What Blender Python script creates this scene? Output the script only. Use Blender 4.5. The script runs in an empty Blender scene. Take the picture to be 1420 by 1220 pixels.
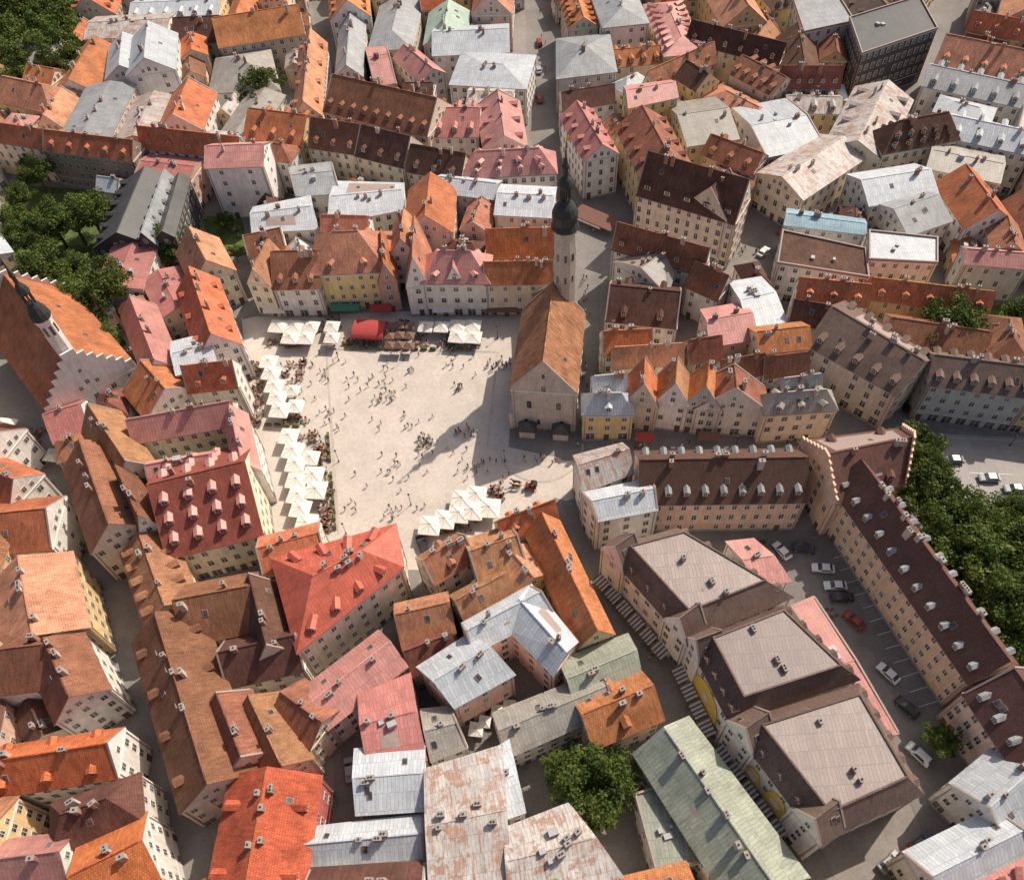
import bpy, bmesh, math, random
import numpy as np
from mathutils import Vector, Matrix
random.seed(11); np.random.seed(11)
RR=random.random
def U(a,b): return a+(b-a)*RR()
scene=bpy.context.scene
# ------------------------------------------------------------------ camera / survey calibration
CAMH=150.0; FPX=1150.0; TH=math.radians(54); RHO=math.radians(4)
r0=Vector((1,0,0)); u0=Vector((0,math.sin(TH),math.cos(TH))); f0=Vector((0,math.cos(TH),-math.sin(TH)))
cr=r0*math.cos(RHO)-u0*math.sin(RHO); cu=r0*math.sin(RHO)+u0*math.cos(RHO)
def S(px,py,z=0.0):
    """aerial survey coordinate -> plan position in metres at height z"""
    d=f0+cr*((px-710)/FPX)+cu*((610-py)/FPX)
    t=(z-CAMH)/d.z
    return Vector((d.x*t,d.y*t))
cam=bpy.data.cameras.new("camera"); camo=bpy.data.objects.new("camera",cam); scene.collection.objects.link(camo)
M=Matrix(((cr.x,cu.x,-f0.x,0),(cr.y,cu.y,-f0.y,0),(cr.z,cu.z,-f0.z,CAMH),(0,0,0,1)))
camo.matrix_world=M; cam.sensor_width=36; cam.lens=36*FPX/1420; cam.clip_start=1; cam.clip_end=6000
scene.camera=camo
# ------------------------------------------------------------------ light
w=bpy.data.worlds.new("World"); scene.world=w; w.use_nodes=True
nt=w.node_tree; bg=nt.nodes["Background"]; sky=nt.nodes.new("ShaderNodeTexSky"); sky.sky_type='NISHITA'; sky.sun_disc=False
SEL=math.radians(48); SX,SY=.75,.66
sky.sun_elevation=SEL; sky.sun_rotation=math.atan2(SX,SY); sky.air_density=1.0; sky.dust_density=4; sky.ozone_density=.4
nt.links.new(sky.outputs[0],bg.inputs[0]); bg.inputs[1].default_value=0.115
sl=bpy.data.lights.new("sun",'SUN'); sl.energy=5.0; sl.angle=math.radians(.5); sl.color=(1,.90,.77)
so=bpy.data.objects.new("sun",sl); scene.collection.objects.link(so)
so.rotation_euler=Vector((-SX*math.cos(SEL),-SY*math.cos(SEL),-math.sin(SEL))).to_track_quat('-Z','Y').to_euler(); so.location=(100,200,300)
scene.view_settings.view_transform='Standard'; scene.view_settings.look='None'; scene.view_settings.exposure=0
# ------------------------------------------------------------------ materials
class NT:
    def __init__(s,name):
        s.m=bpy.data.materials.new(name); s.m.use_nodes=True; s.t=s.m.node_tree; s.b=s.t.nodes["Principled BSDF"]; s.b.inputs['Roughness'].default_value=.85
        s.b.inputs['Specular IOR Level'].default_value=.25
    def n(s,ty,**k):
        x=s.t.nodes.new("ShaderNode"+ty)
        for a,v in k.items(): setattr(x,a,v)
        return x
    def l(s,a,b): s.t.links.new(a,b)
    def setin(s,inp,v):
        if hasattr(v,'links'): s.l(v,inp)
        else: inp.default_value=v
    def math(s,op,a,b=0.0):
        x=s.n("Math",operation=op); s.setin(x.inputs[0],a); s.setin(x.inputs[1],b); return x.outputs[0]
    def noise(s,vec,scale,detail=4,rough=.6):
        x=s.n("TexNoise"); s.l(vec,x.inputs['Vector']); x.inputs['Scale'].default_value=scale; x.inputs['Detail'].default_value=min(4,detail); x.inputs['Roughness'].default_value=rough; return x.outputs[0]
    def mr(s,v,a,b,c,d):
        x=s.n("MapRange"); s.l(v,x.inputs[0])
        for i,q in enumerate((a,b,c,d)): x.inputs[i+1].default_value=q
        return x.outputs[0]
    def mix(s,f,a,b,bt='MIX'):
        x=s.n("Mix",data_type='RGBA',blend_type=bt); s.setin(x.inputs[0],f)
        for i,q in ((6,a),(7,b)):
            if hasattr(q,'links'): s.l(q,x.inputs[i])
            else: x.inputs[i].default_value=(*q,1)
        return x.outputs[2]
    def val(s,col,v,hue=None):
        x=s.n("HueSaturation"); s.setin(x.inputs['Value'],v); s.l(col,x.inputs['Color']) if hasattr(col,'links') else setattr(x.inputs['Color'],'default_value',(*col,1))
        if hue is not None: s.setin(x.inputs['Hue'],hue)
        return x.outputs[0]
    def coords(s):
        tc=s.n("TexCoord"); oi=s.n("ObjectInfo"); va=s.n("VectorMath",operation='ADD'); s.l(tc.outputs['Object'],va.inputs[0])
        cx=s.n("CombineXYZ"); m=s.math('MULTIPLY',oi.outputs['Random'],300.0); s.l(m,cx.inputs[0]); s.l(m,cx.inputs[1]); s.l(cx.outputs[0],va.inputs[1])
        vb=s.n("VectorMath",operation='ADD'); s.l(tc.outputs['UV'],vb.inputs[0]); s.l(cx.outputs[0],vb.inputs[1])
        return va.outputs[0],tc.outputs['UV'],oi.outputs['Random'],vb.outputs[0]
def tile(name,c,v=.32,streak=.35):
    k=NT(name); ob,uv,rn,uo=k.coords()
    mp=k.n("Mapping"); k.l(uo,mp.inputs[0]); mp.inputs['Scale'].default_value=(2.2,.35,1)
    a=k.mr(k.noise(ob,.22,4,.65),.3,.7,1-v,1+v*.7); st=k.mr(k.noise(mp.outputs[0],1.0,4,.7),.3,.7,1-streak,1+streak*.6)
    f=k.mr(k.noise(uo,5.0,2,.7),.25,.75,.65,1.35)
    br=k.n("TexBrick"); k.l(uv,br.inputs[0]); br.inputs['Color1'].default_value=(1,1,1,1); br.inputs['Color2'].default_value=(.7,.7,.7,1); br.inputs['Mortar'].default_value=(.48,.48,.48,1)
    br.inputs['Scale'].default_value=1; br.inputs['Brick Width'].default_value=.34; br.inputs['Row Height'].default_value=.42; br.inputs['Mortar Size'].default_value=.05
    h=k.math('ADD',k.math('MULTIPLY',rn,.4),.85)
    hue=k.math('ADD',k.math('MULTIPLY',k.math('FRACT',k.math('MULTIPLY',rn,37.0)),.022),.489)
    col=k.mix(k.mr(k.noise(ob,.6,3,.6),.35,.7,0,.4),c,tuple(min(1,x*q) for x,q in zip(c,(1.12,1.3,1.4))))
    moss=k.mr(k.noise(ob,.9,4,.75),.58,.72,0,.5); col=k.mix(moss,col,(.13,.085,.065))
    col=k.val(col,k.math('MULTIPLY',k.math('MULTIPLY',a,st),k.math('MULTIPLY',f,h)),hue)
    col=k.mix(.75,col,br.outputs[0],'MULTIPLY'); k.l(col,k.b.inputs['Base Color']); return k.m
def metal(name,c,rust=0.0,rc=(.3,.13,.07),v=.2):
    k=NT(name); ob,uv,rn,uo=k.coords(); k.b.inputs['Roughness'].default_value=.5; k.b.inputs['Specular IOR Level'].default_value=.4
    br=k.n("TexBrick"); k.l(uo,br.inputs[0]); br.offset=.35; br.inputs['Color1'].default_value=(1,1,1,1); br.inputs['Color2'].default_value=(.8,.8,.8,1); br.inputs['Mortar'].default_value=(.42,.42,.42,1)
    br.inputs['Scale'].default_value=1; br.inputs['Brick Width'].default_value=.62; br.inputs['Row Height'].default_value=2.6; br.inputs['Mortar Size'].default_value=.035
    a=k.mr(k.noise(ob,.25,4,.7),.3,.7,1-v,1+v); f=k.mr(k.noise(ob,2.5,3,.7),.3,.7,.84,1.1); h=k.math('ADD',k.math('MULTIPLY',rn,.3),.85)
    col=k.val(c,k.math('MULTIPLY',k.math('MULTIPLY',a,f),h))
    mp=k.n("Mapping"); k.l(uo,mp.inputs[0]); mp.inputs['Scale'].default_value=(1.5,.25,1)
    th=.62-.14*rust; rs=k.mr(k.noise(mp.outputs[0],.8,4,.75),th,th+.12,0,min(1,.2+rust)); col=k.mix(rs,col,rc)
    if rust>.1:
        th2=.66-.16*rust; rs2=k.mr(k.noise(ob,.35,4,.8),th2,th2+.06,0,min(1,.1+rust*.9)); col=k.mix(rs2,col,rc)
    col=k.mix(.8,col,br.outputs[0],'MULTIPLY'); k.l(col,k.b.inputs['Base Color']); return k.m
def plaster(name,c,v=.16,stone=False):
    k=NT(name); ob,uv,rn,uo=k.coords()
    a=k.mr(k.noise(ob,.3,4,.7),.3,.7,1-v,1+v*.6)
    mp=k.n("Mapping"); k.l(uo,mp.inputs[0]); mp.inputs['Scale'].default_value=(1.6,.15,1)
    s2=k.mr(k.noise(mp.outputs[0],1.2,4,.7),.35,.75,1.05,.72); h=k.math('ADD',k.math('MULTIPLY',rn,.25),.85)
    hue=k.math('ADD',k.math('MULTIPLY',k.math('FRACT',k.math('MULTIPLY',rn,37.0)),.03),.485)
    col=k.val(c,k.math('MULTIPLY',a,k.math('MULTIPLY',s2,h)),hue)
    gr=k.mr(k.noise(ob,1.1,4,.8),.6,.75,0,.4); col=k.mix(gr,col,(.32,.28,.25))
    if stone:
        br=k.n("TexBrick"); k.l(uv,br.inputs[0]); br.inputs['Color1'].default_value=(1,1,1,1); br.inputs['Color2'].default_value=(.78,.78,.78,1); br.inputs['Mortar'].default_value=(.65,.65,.65,1)
        br.inputs['Scale'].default_value=1; br.inputs['Brick Width'].default_value=.8; br.inputs['Row Height'].default_value=.35; br.inputs['Mortar Size'].default_value=.03
        col=k.mix(.7,col,br.outputs[0],'MULTIPLY')
    k.l(col,k.b.inputs['Base Color']); return k.m
def paving(name,c,c2,bw=.4,rh=.3,v=.12,big=.05):
    k=NT(name); tc=k.n("TexCoord"); ob=tc.outputs['Object']
    br=k.n("TexBrick"); k.l(ob,br.inputs[0]); br.inputs['Color1'].default_value=(1,1,1,1); br.inputs['Color2'].default_value=(.82,.82,.82,1); br.inputs['Mortar'].default_value=(.7,.7,.7,1)
    br.inputs['Scale'].default_value=1; br.inputs['Brick Width'].default_value=bw; br.inputs['Row Height'].default_value=rh; br.inputs['Mortar Size'].default_value=.03
    col=k.mix(k.mr(k.noise(ob,big,4,.6),.35,.65,0,1),c,c2)
    col=k.val(col,k.math('MULTIPLY',k.mr(k.noise(ob,1.3,4,.75),.3,.7,1-v,1+v),k.mr(k.noise(ob,.25,4,.7),.3,.7,1-v,1+v*.7)))
    col=k.mix(.6,col,br.outputs[0],'MULTIPLY'); k.l(col,k.b.inputs['Base Color']); return k.m
def plain(name,c,rough=.8,v=.1,sc=2.0,met=0):
    k=NT(name); tc=k.n("TexCoord"); col=k.val(c,k.mr(k.noise(tc.outputs['Object'],sc,2,.6),.3,.7,1-v,1+v)); k.l(col,k.b.inputs['Base Color']); k.b.inputs['Roughness'].default_value=rough; k.b.inputs['Metallic'].default_value=met; return k.m
def ramprand(name,cols,rough=.8):
    k=NT(name); oi=k.n("ObjectInfo"); cr_=k.n("ValToRGB"); cr_.color_ramp.interpolation='CONSTANT'; e=cr_.color_ramp.elements
    while len(e)<len(cols): e.new(0)
    for i,c in enumerate(cols): e[i].position=i/len(cols); e[i].color=(*c,1)
    k.l(oi.outputs['Random'],cr_.inputs[0]); k.l(cr_.outputs[0],k.b.inputs['Base Color']); k.b.inputs['Roughness'].default_value=rough; return k.m
RM={'O':tile('orange_tiles',(.57,.20,.09)),'O2':tile('bright_orange_tiles',(.57,.15,.06)),'S':tile('salmon_tiles',(.61,.27,.165)),'B':tile('brown_tiles',(.31,.125,.075)),
'B2':tile('ochre_tiles',(.46,.215,.115)),'D':tile('dark_brown_tiles',(.15,.07,.05)),'D2':tile('chocolate_tiles',(.165,.08,.062),.2,.2),'D3':tile('umber_tiles',(.20,.13,.105),.2,.2),
'R':metal('red_metal',(.48,.12,.095),.15,(.3,.1,.08)),'R2':tile('oxide_red_tiles',(.28,.08,.055),.2,.25),'R3':metal('vermilion_metal',(.57,.13,.08),.25,(.6,.28,.22)),'P':metal('pink_metal',(.56,.26,.225),.3,(.6,.41,.36)),'P2':metal('rose_metal',(.46,.18,.155),.25,(.5,.33,.28)),
'W':metal('pale_grey_metal',(.50,.525,.55),.1,(.38,.33,.3),.14),'G':metal('grey_metal',(.32,.33,.335),.2),'U':metal('rusty_metal',(.50,.47,.44),.85,(.38,.22,.155)),'N':metal('green_grey_metal',(.29,.31,.245),.35,(.19,.145,.11)),'N2':metal('khaki_metal',(.33,.305,.265),.3),
'N3':metal('mint_metal',(.40,.52,.42),.1),'T':metal('taupe_metal',(.295,.23,.21),.05,(.2,.14,.12),.08),'K':metal('black_metal',(.075,.073,.073),.1,(.12,.1,.09)),'BL':metal('teal_metal',(.24,.37,.43),.1),'H':tile('town_hall_tiles',(.45,.20,.105),.3,.6)}
WM={'w':plaster('white_plaster',(.84,.785,.72)),'c':plaster('cream_plaster',(.82,.69,.52)),'y':plaster('yellow_plaster',(.80,.59,.29)),'p':plaster('pink_plaster',(.80,.58,.49)),'g':plaster('grey_plaster',(.62,.60,.57)),
'b':plaster('beige_plaster',(.64,.54,.44)),'o':plaster('apricot_plaster',(.80,.53,.39)),'s':plaster('limestone',(.72,.62,.52),.15,True),'r':plaster('red_plaster',(.55,.17,.14)),'k':plaster('dark_boards',(.1,.09,.088)),'n':plaster('brown_brick',(.42,.27,.2),.15,True),'m':plaster('salmon_plaster',(.68,.38,.33))}
M_frame=plain('window_frame_paint',(.70,.65,.59)); M_bar=plain('glazing_bars',(.6,.58,.55))
kk=NT('window_glass'); ob,uv,rn,uo=kk.coords(); kk.b.inputs['Roughness'].default_value=.12; kk.b.inputs['Specular IOR Level'].default_value=.6
kk.l(kk.mix(kk.mr(kk.noise(ob,.5,2,.5),.42,.65,0,.7),(.045,.045,.047),(.2,.18,.165)),kk.b.inputs['Base Color']); M_glass=kk.m
M_door=plain('door_paint',(.14,.08,.06)); M_chim=plaster('chimney_plaster',(.58,.47,.40)); M_chimb=plaster('chimney_brick',(.42,.22,.16)); M_dark=plain('soot',(.03,.03,.03)); M_cap=plain('chimney_cap',(.3,.27,.25)); M_unit=plain('unit_metal',(.38,.37,.36),.5)
M_base=plaster('plinth_stone',(.38,.34,.31)); M_gut=plain('gutter_metal',(.33,.25,.22),.6)
# ------------------------------------------------------------------ mesh builder
class MB:
    def __init__(s): s.v=[]; s.f=[]; s.m=[]
    def poly(s,pts,m=0):
        i=len(s.v); s.v.extend([tuple(p) for p in pts]); s.f.append(tuple(range(i,i+len(pts)))); s.m.append(m)
    def box(s,c,ax,ay,hx,hy,z0,z1,m=0,mt=None,bottom=False,taper=1.0):
        c=Vector(c[:2]); P=[c+ax*(hx*a)+ay*(hy*b) for a,b in((-1,-1),(1,-1),(1,1),(-1,1))]; Q=[c+ax*(hx*a*taper)+ay*(hy*b*taper) for a,b in((-1,-1),(1,-1),(1,1),(-1,1))]
        lo=[(p.x,p.y,z0) for p in P]; hi=[(p.x,p.y,z1) for p in Q]
        for i in range(4):
            j=(i+1)%4; s.poly([lo[i],lo[j],hi[j],hi[i]],m)
        s.poly(hi,m if mt is None else mt)
        if bottom: s.poly(lo[::-1],m)
    def extr(s,pts,n,t0,t1,m=0):
        a=[(p[0]+n.x*t0,p[1]+n.y*t0,p[2]) for p in pts]; b=[(p[0]+n.x*t1,p[1]+n.y*t1,p[2]) for p in pts]
        s.poly(b,m); s.poly(a[::-1],m); k=len(pts)
        for i in range(k):
            j=(i+1)%k; s.poly([a[i],a[j],b[j],b[i]],m)
    def lathe(s,c,prof,n,m=0,rot=0):
        rings=[]
        for r,z in prof: rings.append([(c[0]+r*math.cos(rot+2*math.pi*i/n),c[1]+r*math.sin(rot+2*math.pi*i/n),z) for i in range(n)])
        for a,b in zip(rings,rings[1:]):
            for i in range(n):
                j=(i+1)%n; s.poly([a[i],a[j],b[j],b[i]],m)
        s.poly(rings[-1],m)
    def cyl3(s,p,q,r1,r2,n=6,m=0):
        p=Vector(p);q=Vector(q);d=(q-p).normalized(); a=d.orthogonal().normalized(); b=d.cross(a)
        A=[p+(a*math.cos(2*math.pi*i/n)+b*math.sin(2*math.pi*i/n))*r1 for i in range(n)]; B=[q+(a*math.cos(2*math.pi*i/n)+b*math.sin(2*math.pi*i/n))*r2 for i in range(n)]
        for i in range(n):
            j=(i+1)%n; s.poly([A[i],A[j],B[j],B[i]],m)
        s.poly(B,m); s.poly(A[::-1],m)
    def mesh(s,name,mats,origin=(0,0,0),uv=True,merge=False):
        me=bpy.data.meshes.new(name); o=Vector(origin)
        V=np.array(s.v,dtype=np.float64).reshape(-1,3)-np.array(o)
        me.from_pydata(V.tolist(),[],s.f)
        for m in mats: me.materials.append(m)
        me.polygons.foreach_set('material_index',s.m)
        if uv and len(s.f):
            np_=len(me.polygons); N=np.empty(np_*3); me.polygons.foreach_get('normal',N); N=N.reshape(-1,3)
            lt=np.empty(np_,dtype=np.int64); me.polygons.foreach_get('loop_total',lt); vi=np.empty(len(me.loops),dtype=np.int64); me.loops.foreach_get('vertex_index',vi)
            u=np.stack([-N[:,1],N[:,0],np.zeros(np_)],1); ln=np.linalg.norm(u,axis=1); bad=ln<.05; u[bad]=(1,0,0); ln[bad]=1; u/=ln[:,None]; v=np.cross(N,u)
            u=np.repeat(u,lt,0); v=np.repeat(v,lt,0); C=V[vi]; UV=np.stack([(C*u).sum(1),(C*v).sum(1)],1)
            l=me.uv_layers.new(name='UVMap'); l.data.foreach_set('uv',UV.astype(np.float32).ravel())
        me.update(); return me
def link(name,data,parent=None,loc=(0,0,0),rot=0,scale=None):
    o=bpy.data.objects.new(name,data); scene.collection.objects.link(o); o.location=loc; o.rotation_euler=(0,0,rot)
    if scale: o.scale=scale
    if parent: o.parent=parent
    return o
def empty(name,loc): 
    o=bpy.data.objects.new(name,None); o.empty_display_size=.5; scene.collection.objects.link(o); o.location=loc; return o
def adopt(ch_,par): ch_.parent=par; ch_.matrix_parent_inverse=Matrix.Translation(-Vector(par.location))
# occupancy grid
GX0,GY0,GW,GH=-330,-40,660,460
occ=np.zeros((GH,GW),dtype=np.uint8)
def mark(poly,val=1):
    xs=[p[0] for p in poly]; ys=[p[1] for p in poly]
    x0=max(0,int(min(xs)-GX0)-1); x1=min(GW,int(max(xs)-GX0)+2); y0=max(0,int(min(ys)-GY0)-1); y1=min(GH,int(max(ys)-GY0)+2)
    if x1<=x0 or y1<=y0: return
    X,Y=np.meshgrid(np.arange(x0,x1)+GX0+.5,np.arange(y0,y1)+GY0+.5); ins=np.zeros(X.shape,bool); n=len(poly)
    for i in range(n):
        ax,ay=poly[i][:2]; bx,by=poly[(i+1)%n][:2]
        if ay==by: continue
        c=((ay>Y)!=(by>Y))&(X<(bx-ax)*(Y-ay)/(by-ay)+ax); ins^=c
    sub=occ[y0:y1,x0:x1]; sub[ins]=np.maximum(sub[ins],val)
def lerp(a,b,t): return a+(b-a)*t
PLACED=[]
# ------------------------------------------------------------------ building
def windows_on(wb,a,b,he,st,off=0.0,shop=False,dens=2.7,attic=0,ww=.5,wh=.78):
    d=(b-a); L=d.length
    if L<2.2: return
    d=d/L; n=Vector((d.y,-d.x)); sh=he/st; k=max(1,int((L-.8)/dens)); g=L/k
    def win(t,zc,hw,hh,door=False):
        c=a+d*t; fw=.1
        def P(u,z,o): q=c+d*u+n*(o+off); return (q.x,q.y,z)
        pr=.07; F=[P(-hw-fw,zc-hh-fw,pr),P(hw+fw,zc-hh-fw,pr),P(hw+fw,zc+hh+fw,pr),P(-hw-fw,zc+hh+fw,pr)]; B=[P(-hw-fw,zc-hh-fw,0),P(hw+fw,zc-hh-fw,0),P(hw+fw,zc+hh+fw,0),P(-hw-fw,zc+hh+fw,0)]
        wb.poly(F,0)
        for i in range(4): j=(i+1)%4; wb.poly([B[i],B[j],F[j],F[i]],0)
        wb.poly([P(-hw,zc-hh,pr+.012),P(hw,zc-hh,pr+.012),P(hw,zc+hh,pr+.012),P(-hw,zc+hh,pr+.012)],2 if door else 1)
        if not door:
            wb.poly([P(-.045,zc-hh,pr+.024),P(.045,zc-hh,pr+.024),P(.045,zc+hh,pr+.024),P(-.045,zc+hh,pr+.024)],3)
            y=zc+hh*.35; wb.poly([P(-hw,y-.04,pr+.03),P(hw,y-.04,pr+.03),P(hw,y+.04,pr+.03),P(-hw,y+.04,pr+.03)],3)
    dr=random.randrange(k) if k>1 else 0
    miss=.97 if dens<3.1 else .88
    for s_ in range(st):
        for i in range(k):
            t=(i+.5)*g
            if s_==0:
                if i==dr: win(t,1.15,.6,1.15,True)
                elif shop: win(t,1.55,min(.95,g*.36),1.05)
                elif RR()<.9: win(t,sh*.53,ww,wh*.9)
            elif RR()<miss: win(t,s_*sh+sh*.53,ww,wh*(1 if s_<st-1 else .85))
    if attic>2.6:
        win(L/2,he+attic*.28,.42,.6)
        if L>8: win(L/2-1.9,he+attic*.2,.38,.5); win(L/2+1.9,he+attic*.2,.38,.5)
        if attic>6: win(L/2,he+attic*.58,.33,.45)
def build(q,he,rise,roof,wall,kind='gable',dorm=0,name='townhouse',step=False,chim=None,st=None,drows=1,dens=None,top=None,dw=.7,win=True,dside=None,insm=1.6,par=None):
    q=[Vector(p[:2]) for p in q]
    ar=sum(q[i].x*q[(i+1)%4].y-q[(i+1)%4].x*q[i].y for i in range(4))
    if ar<0: q=[q[1],q[0],q[3],q[2]]
    p0,p1,p2,p3=q; c=(p0+p1+p2+p3)/4
    mark(q,1); PLACED.append((c,(p1-p0)))
    root=empty(name,(c.x,c.y,0)); O=(c.x,c.y,0)
    st=st or max(1,round(he/3.3))
    dens=dens or U(2.2,3.4); ww=U(.4,.58); wh=U(.62,.85)
    if par is None: par=0 if (RR()<.7 and not step) else .22
    wb=MB(); rb=MB(); gb=MB(); cb=MB()
    band=RR()<.55; c_h=random.choice((.16,.28,.4))
    for i in range(4):
        a,b=q[i],q[(i+1)%4]; wb.poly([(a.x,a.y,0),(b.x,b.y,0),(b.x,b.y,he),(a.x,a.y,he)],0)
        d=(b-a); L=d.length
        if L>.5:
            d/=L; n=Vector((d.y,-d.x)); mid=(a+b)/2; wb.box(mid+n*.03,d,n,L/2,.05,0,.7,1); wb.box(mid+n*.05,d,n,L/2+.05,.1,he-.2-c_h,he-.2,2 if band else 0,bottom=True)
            if st>2 and band: z=he/st; wb.box(mid+n*.03,d,n,L/2+.03,.055,z-.02,z+.12,2)
            if L>6: e=a+d*.5+n*.1; wb.box(e,d,n,.07,.07,0,he-.3,3); e=b-d*.5+n*.1; wb.box(e,d,n,.07,.07,0,he-.3,3)
    m0=(p3+p0)/2; m1=(p1+p2)/2; hw=max(.5,((p0-m0).length+(p1-m1).length)/2); Ln=(m1-m0).length; zr=he+rise
    oh=.35; sl=rise/hw; ax_=(m1-m0).normalized()
    def V(p,z): return (p.x,p.y,z)
    if kind=='gable':
        ra,rb_=m0,m1; ze=he-oh*sl+.18; g_=ax_*(.28 if par==0 else 0)
        e0=p0+(p0-m0).normalized()*oh-g_; e1=p1+(p1-m1).normalized()*oh+g_; e2=p2+(p2-m1).normalized()*oh+g_; e3=p3+(p3-m0).normalized()*oh-g_
        T=[V(e0,ze),V(e1,ze),V(e2,ze),V(e3,ze)]; B_=[V(e0,ze-.18),V(e1,ze-.18),V(e2,ze-.18),V(e3,ze-.18)]; A=V(ra-g_,zr+.18); Bq=V(rb_+g_,zr+.18)
        A_=V(ra-g_,zr); Bq_=V(rb_+g_,zr)
        rb.poly([T[0],T[1],Bq,A]); rb.poly([T[2],T[3],A,Bq])
        rb.poly([B_[1],B_[0],A_,Bq_],1); rb.poly([B_[3],B_[2],Bq_,A_],1)
        rb.poly([B_[1],Bq_,Bq,T[1]],1); rb.poly([Bq_,B_[2],T[2],Bq],1); rb.poly([B_[3],A_,A,T[3]],1); rb.poly([A_,B_[0],T[0],A],1)
        for i in (0,2): j=(i+1)%4; rb.poly([B_[i],B_[j],T[j],T[i]],1)
        for a,b,mm in ((p1,p2,m1),(p3,p0,m0)):
            d=(b-a).normalized(); n=Vector((d.y,-d.x))
            if step:
                k=7
                for i in range(k):
                    z=he+rise*(i+1)/k+.9
                    for s_,e in ((b,1),(a,-1)):
                        pA=lerp(s_,mm,i/k); pB=lerp(s_,mm,(i+1)/k); cc=(pA+pB)/2; wb.box(cc-n*.15,d,n,(pA-pB).length/2,.2+.002*i,0,z,0)
            elif par==0:
                wb.extr([V(a,0),V(b,0),V(b,he-.05),V(mm,zr-.05),V(a,he-.05)],n,-.25,.03,0)
            else:
                wb.extr([V(a,0),V(b,0),V(b,he+par),V(mm,zr+par+.18),V(a,he+par)],n,-.22,.03,0)
                for s_ in (a,b):
                    A1=Vector(V(s_,he+par)); A2=Vector(V(mm,zr+par+.18)); off=Vector((n.x,n.y,0)); up=Vector((0,0,.06))
                    wb.poly([A1+off*.07+up,A2+off*.07+up,A2-off*.27+up,A1-off*.27+up],3); wb.poly([A1+off*.07,A2+off*.07,A2+off*.07+up,A1+off*.07+up],3)
        cb.box((m0+m1)/2,ax_,Vector((-ax_.y,ax_.x)),Ln/2-.3,.11,zr,zr+.26,1)
    else:
        ex=[p+(p-c).normalized()*oh*1.3 for p in q]; ze=he
        if kind=='hip':
            t=min(.47,hw*.9/max(Ln,1)); ra=lerp(m0,m1,t); rb_=lerp(m1,m0,t)
            T=[V(e,ze+.16) for e in ex]; A=V(ra,zr+.16); Bq=V(rb_,zr+.16); rb.poly([T[0],T[1],Bq,A]); rb.poly([T[2],T[3],A,Bq]); rb.poly([T[1],T[2],Bq]); rb.poly([T[3],T[0],A])
            dd=(rb_-ra)
            if dd.length>.5: dd.normalize(); cb.box((ra+rb_)/2,dd,Vector((-dd.y,dd.x)),(rb_-ra).length/2,.11,zr,zr+.25,1)
        elif kind=='mans':
            ra,rb_=m0,m1; ins=min(.45,insm/hw); I=[lerp(p,c,ins) for p in q]
            T=[V(e,ze+.16) for e in ex]; K=[V(p,zr) for p in I]; K2=[V(lerp(p,c,.04),zr+.02) for p in I]
            for i in range(4):
                j=(i+1)%4; rb.poly([T[i],T[j],K[j],K[i]]); rb.poly([K[i],K[j],K2[j],K2[i]],2)
                d=(I[j]-I[i]).normalized(); n=Vector((d.y,-d.x)); cb.box((I[i]+I[j])/2,d,n,(I[j]-I[i]).length/2+.1,.14+.003*i,zr-.2,zr+.25+.01*i,1)
            rb.poly(K2,2)
        else:
            ra,rb_=m0,m1; rise=0; zr=he; T=[V(e,ze-.02) for e in q]; 
            rb.poly([V(p,he) for p in q],0)
            for i in range(4):
                a,b=q[i],q[(i+1)%4]; d=(b-a).normalized(); n=Vector((d.y,-d.x)); wb.box((a+b)/2-n*.1,d,n,(b-a).length/2+.1,.16+.003*i,he-.3,he+.45+.01*i,3)
        if kind!='flat':
            Bm=[V(e,ze-.04) for e in ex]; rb.poly(Bm[::-1],1)
            for i in range(4): j=(i+1)%4; rb.poly([Bm[i],Bm[j],T[j],T[i]],1)
    shop=RR()<.5
    if win:
        for i in range(4):
            a,b=q[i],q[(i+1)%4]; gable=(kind=='gable' and i in(1,3))
            windows_on(gb,a,b,he,st,(.055 if step else .03) if gable else 0,shop,dens,rise if gable else 0,ww,wh)
    if kind=='hip': Rg=(ra,rb_)
    else: Rg=(m0,m1)
    def slope(side,t,s_):
        if side==0: E=lerp(p0,p1,t); Rr=lerp(Rg[0],Rg[1],t)
        else: E=lerp(p3,p2,t); Rr=lerp(Rg[0],Rg[1],t)
        P=lerp(E,Rr,s_); o=(E-Rr); o=o.normalized() if o.length>.01 else Vector((1,0)); return P,he+rise*s_+.18,o
    ms=rise/max(.5,hw)
    if kind=='mans': ms=rise/insm
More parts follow.
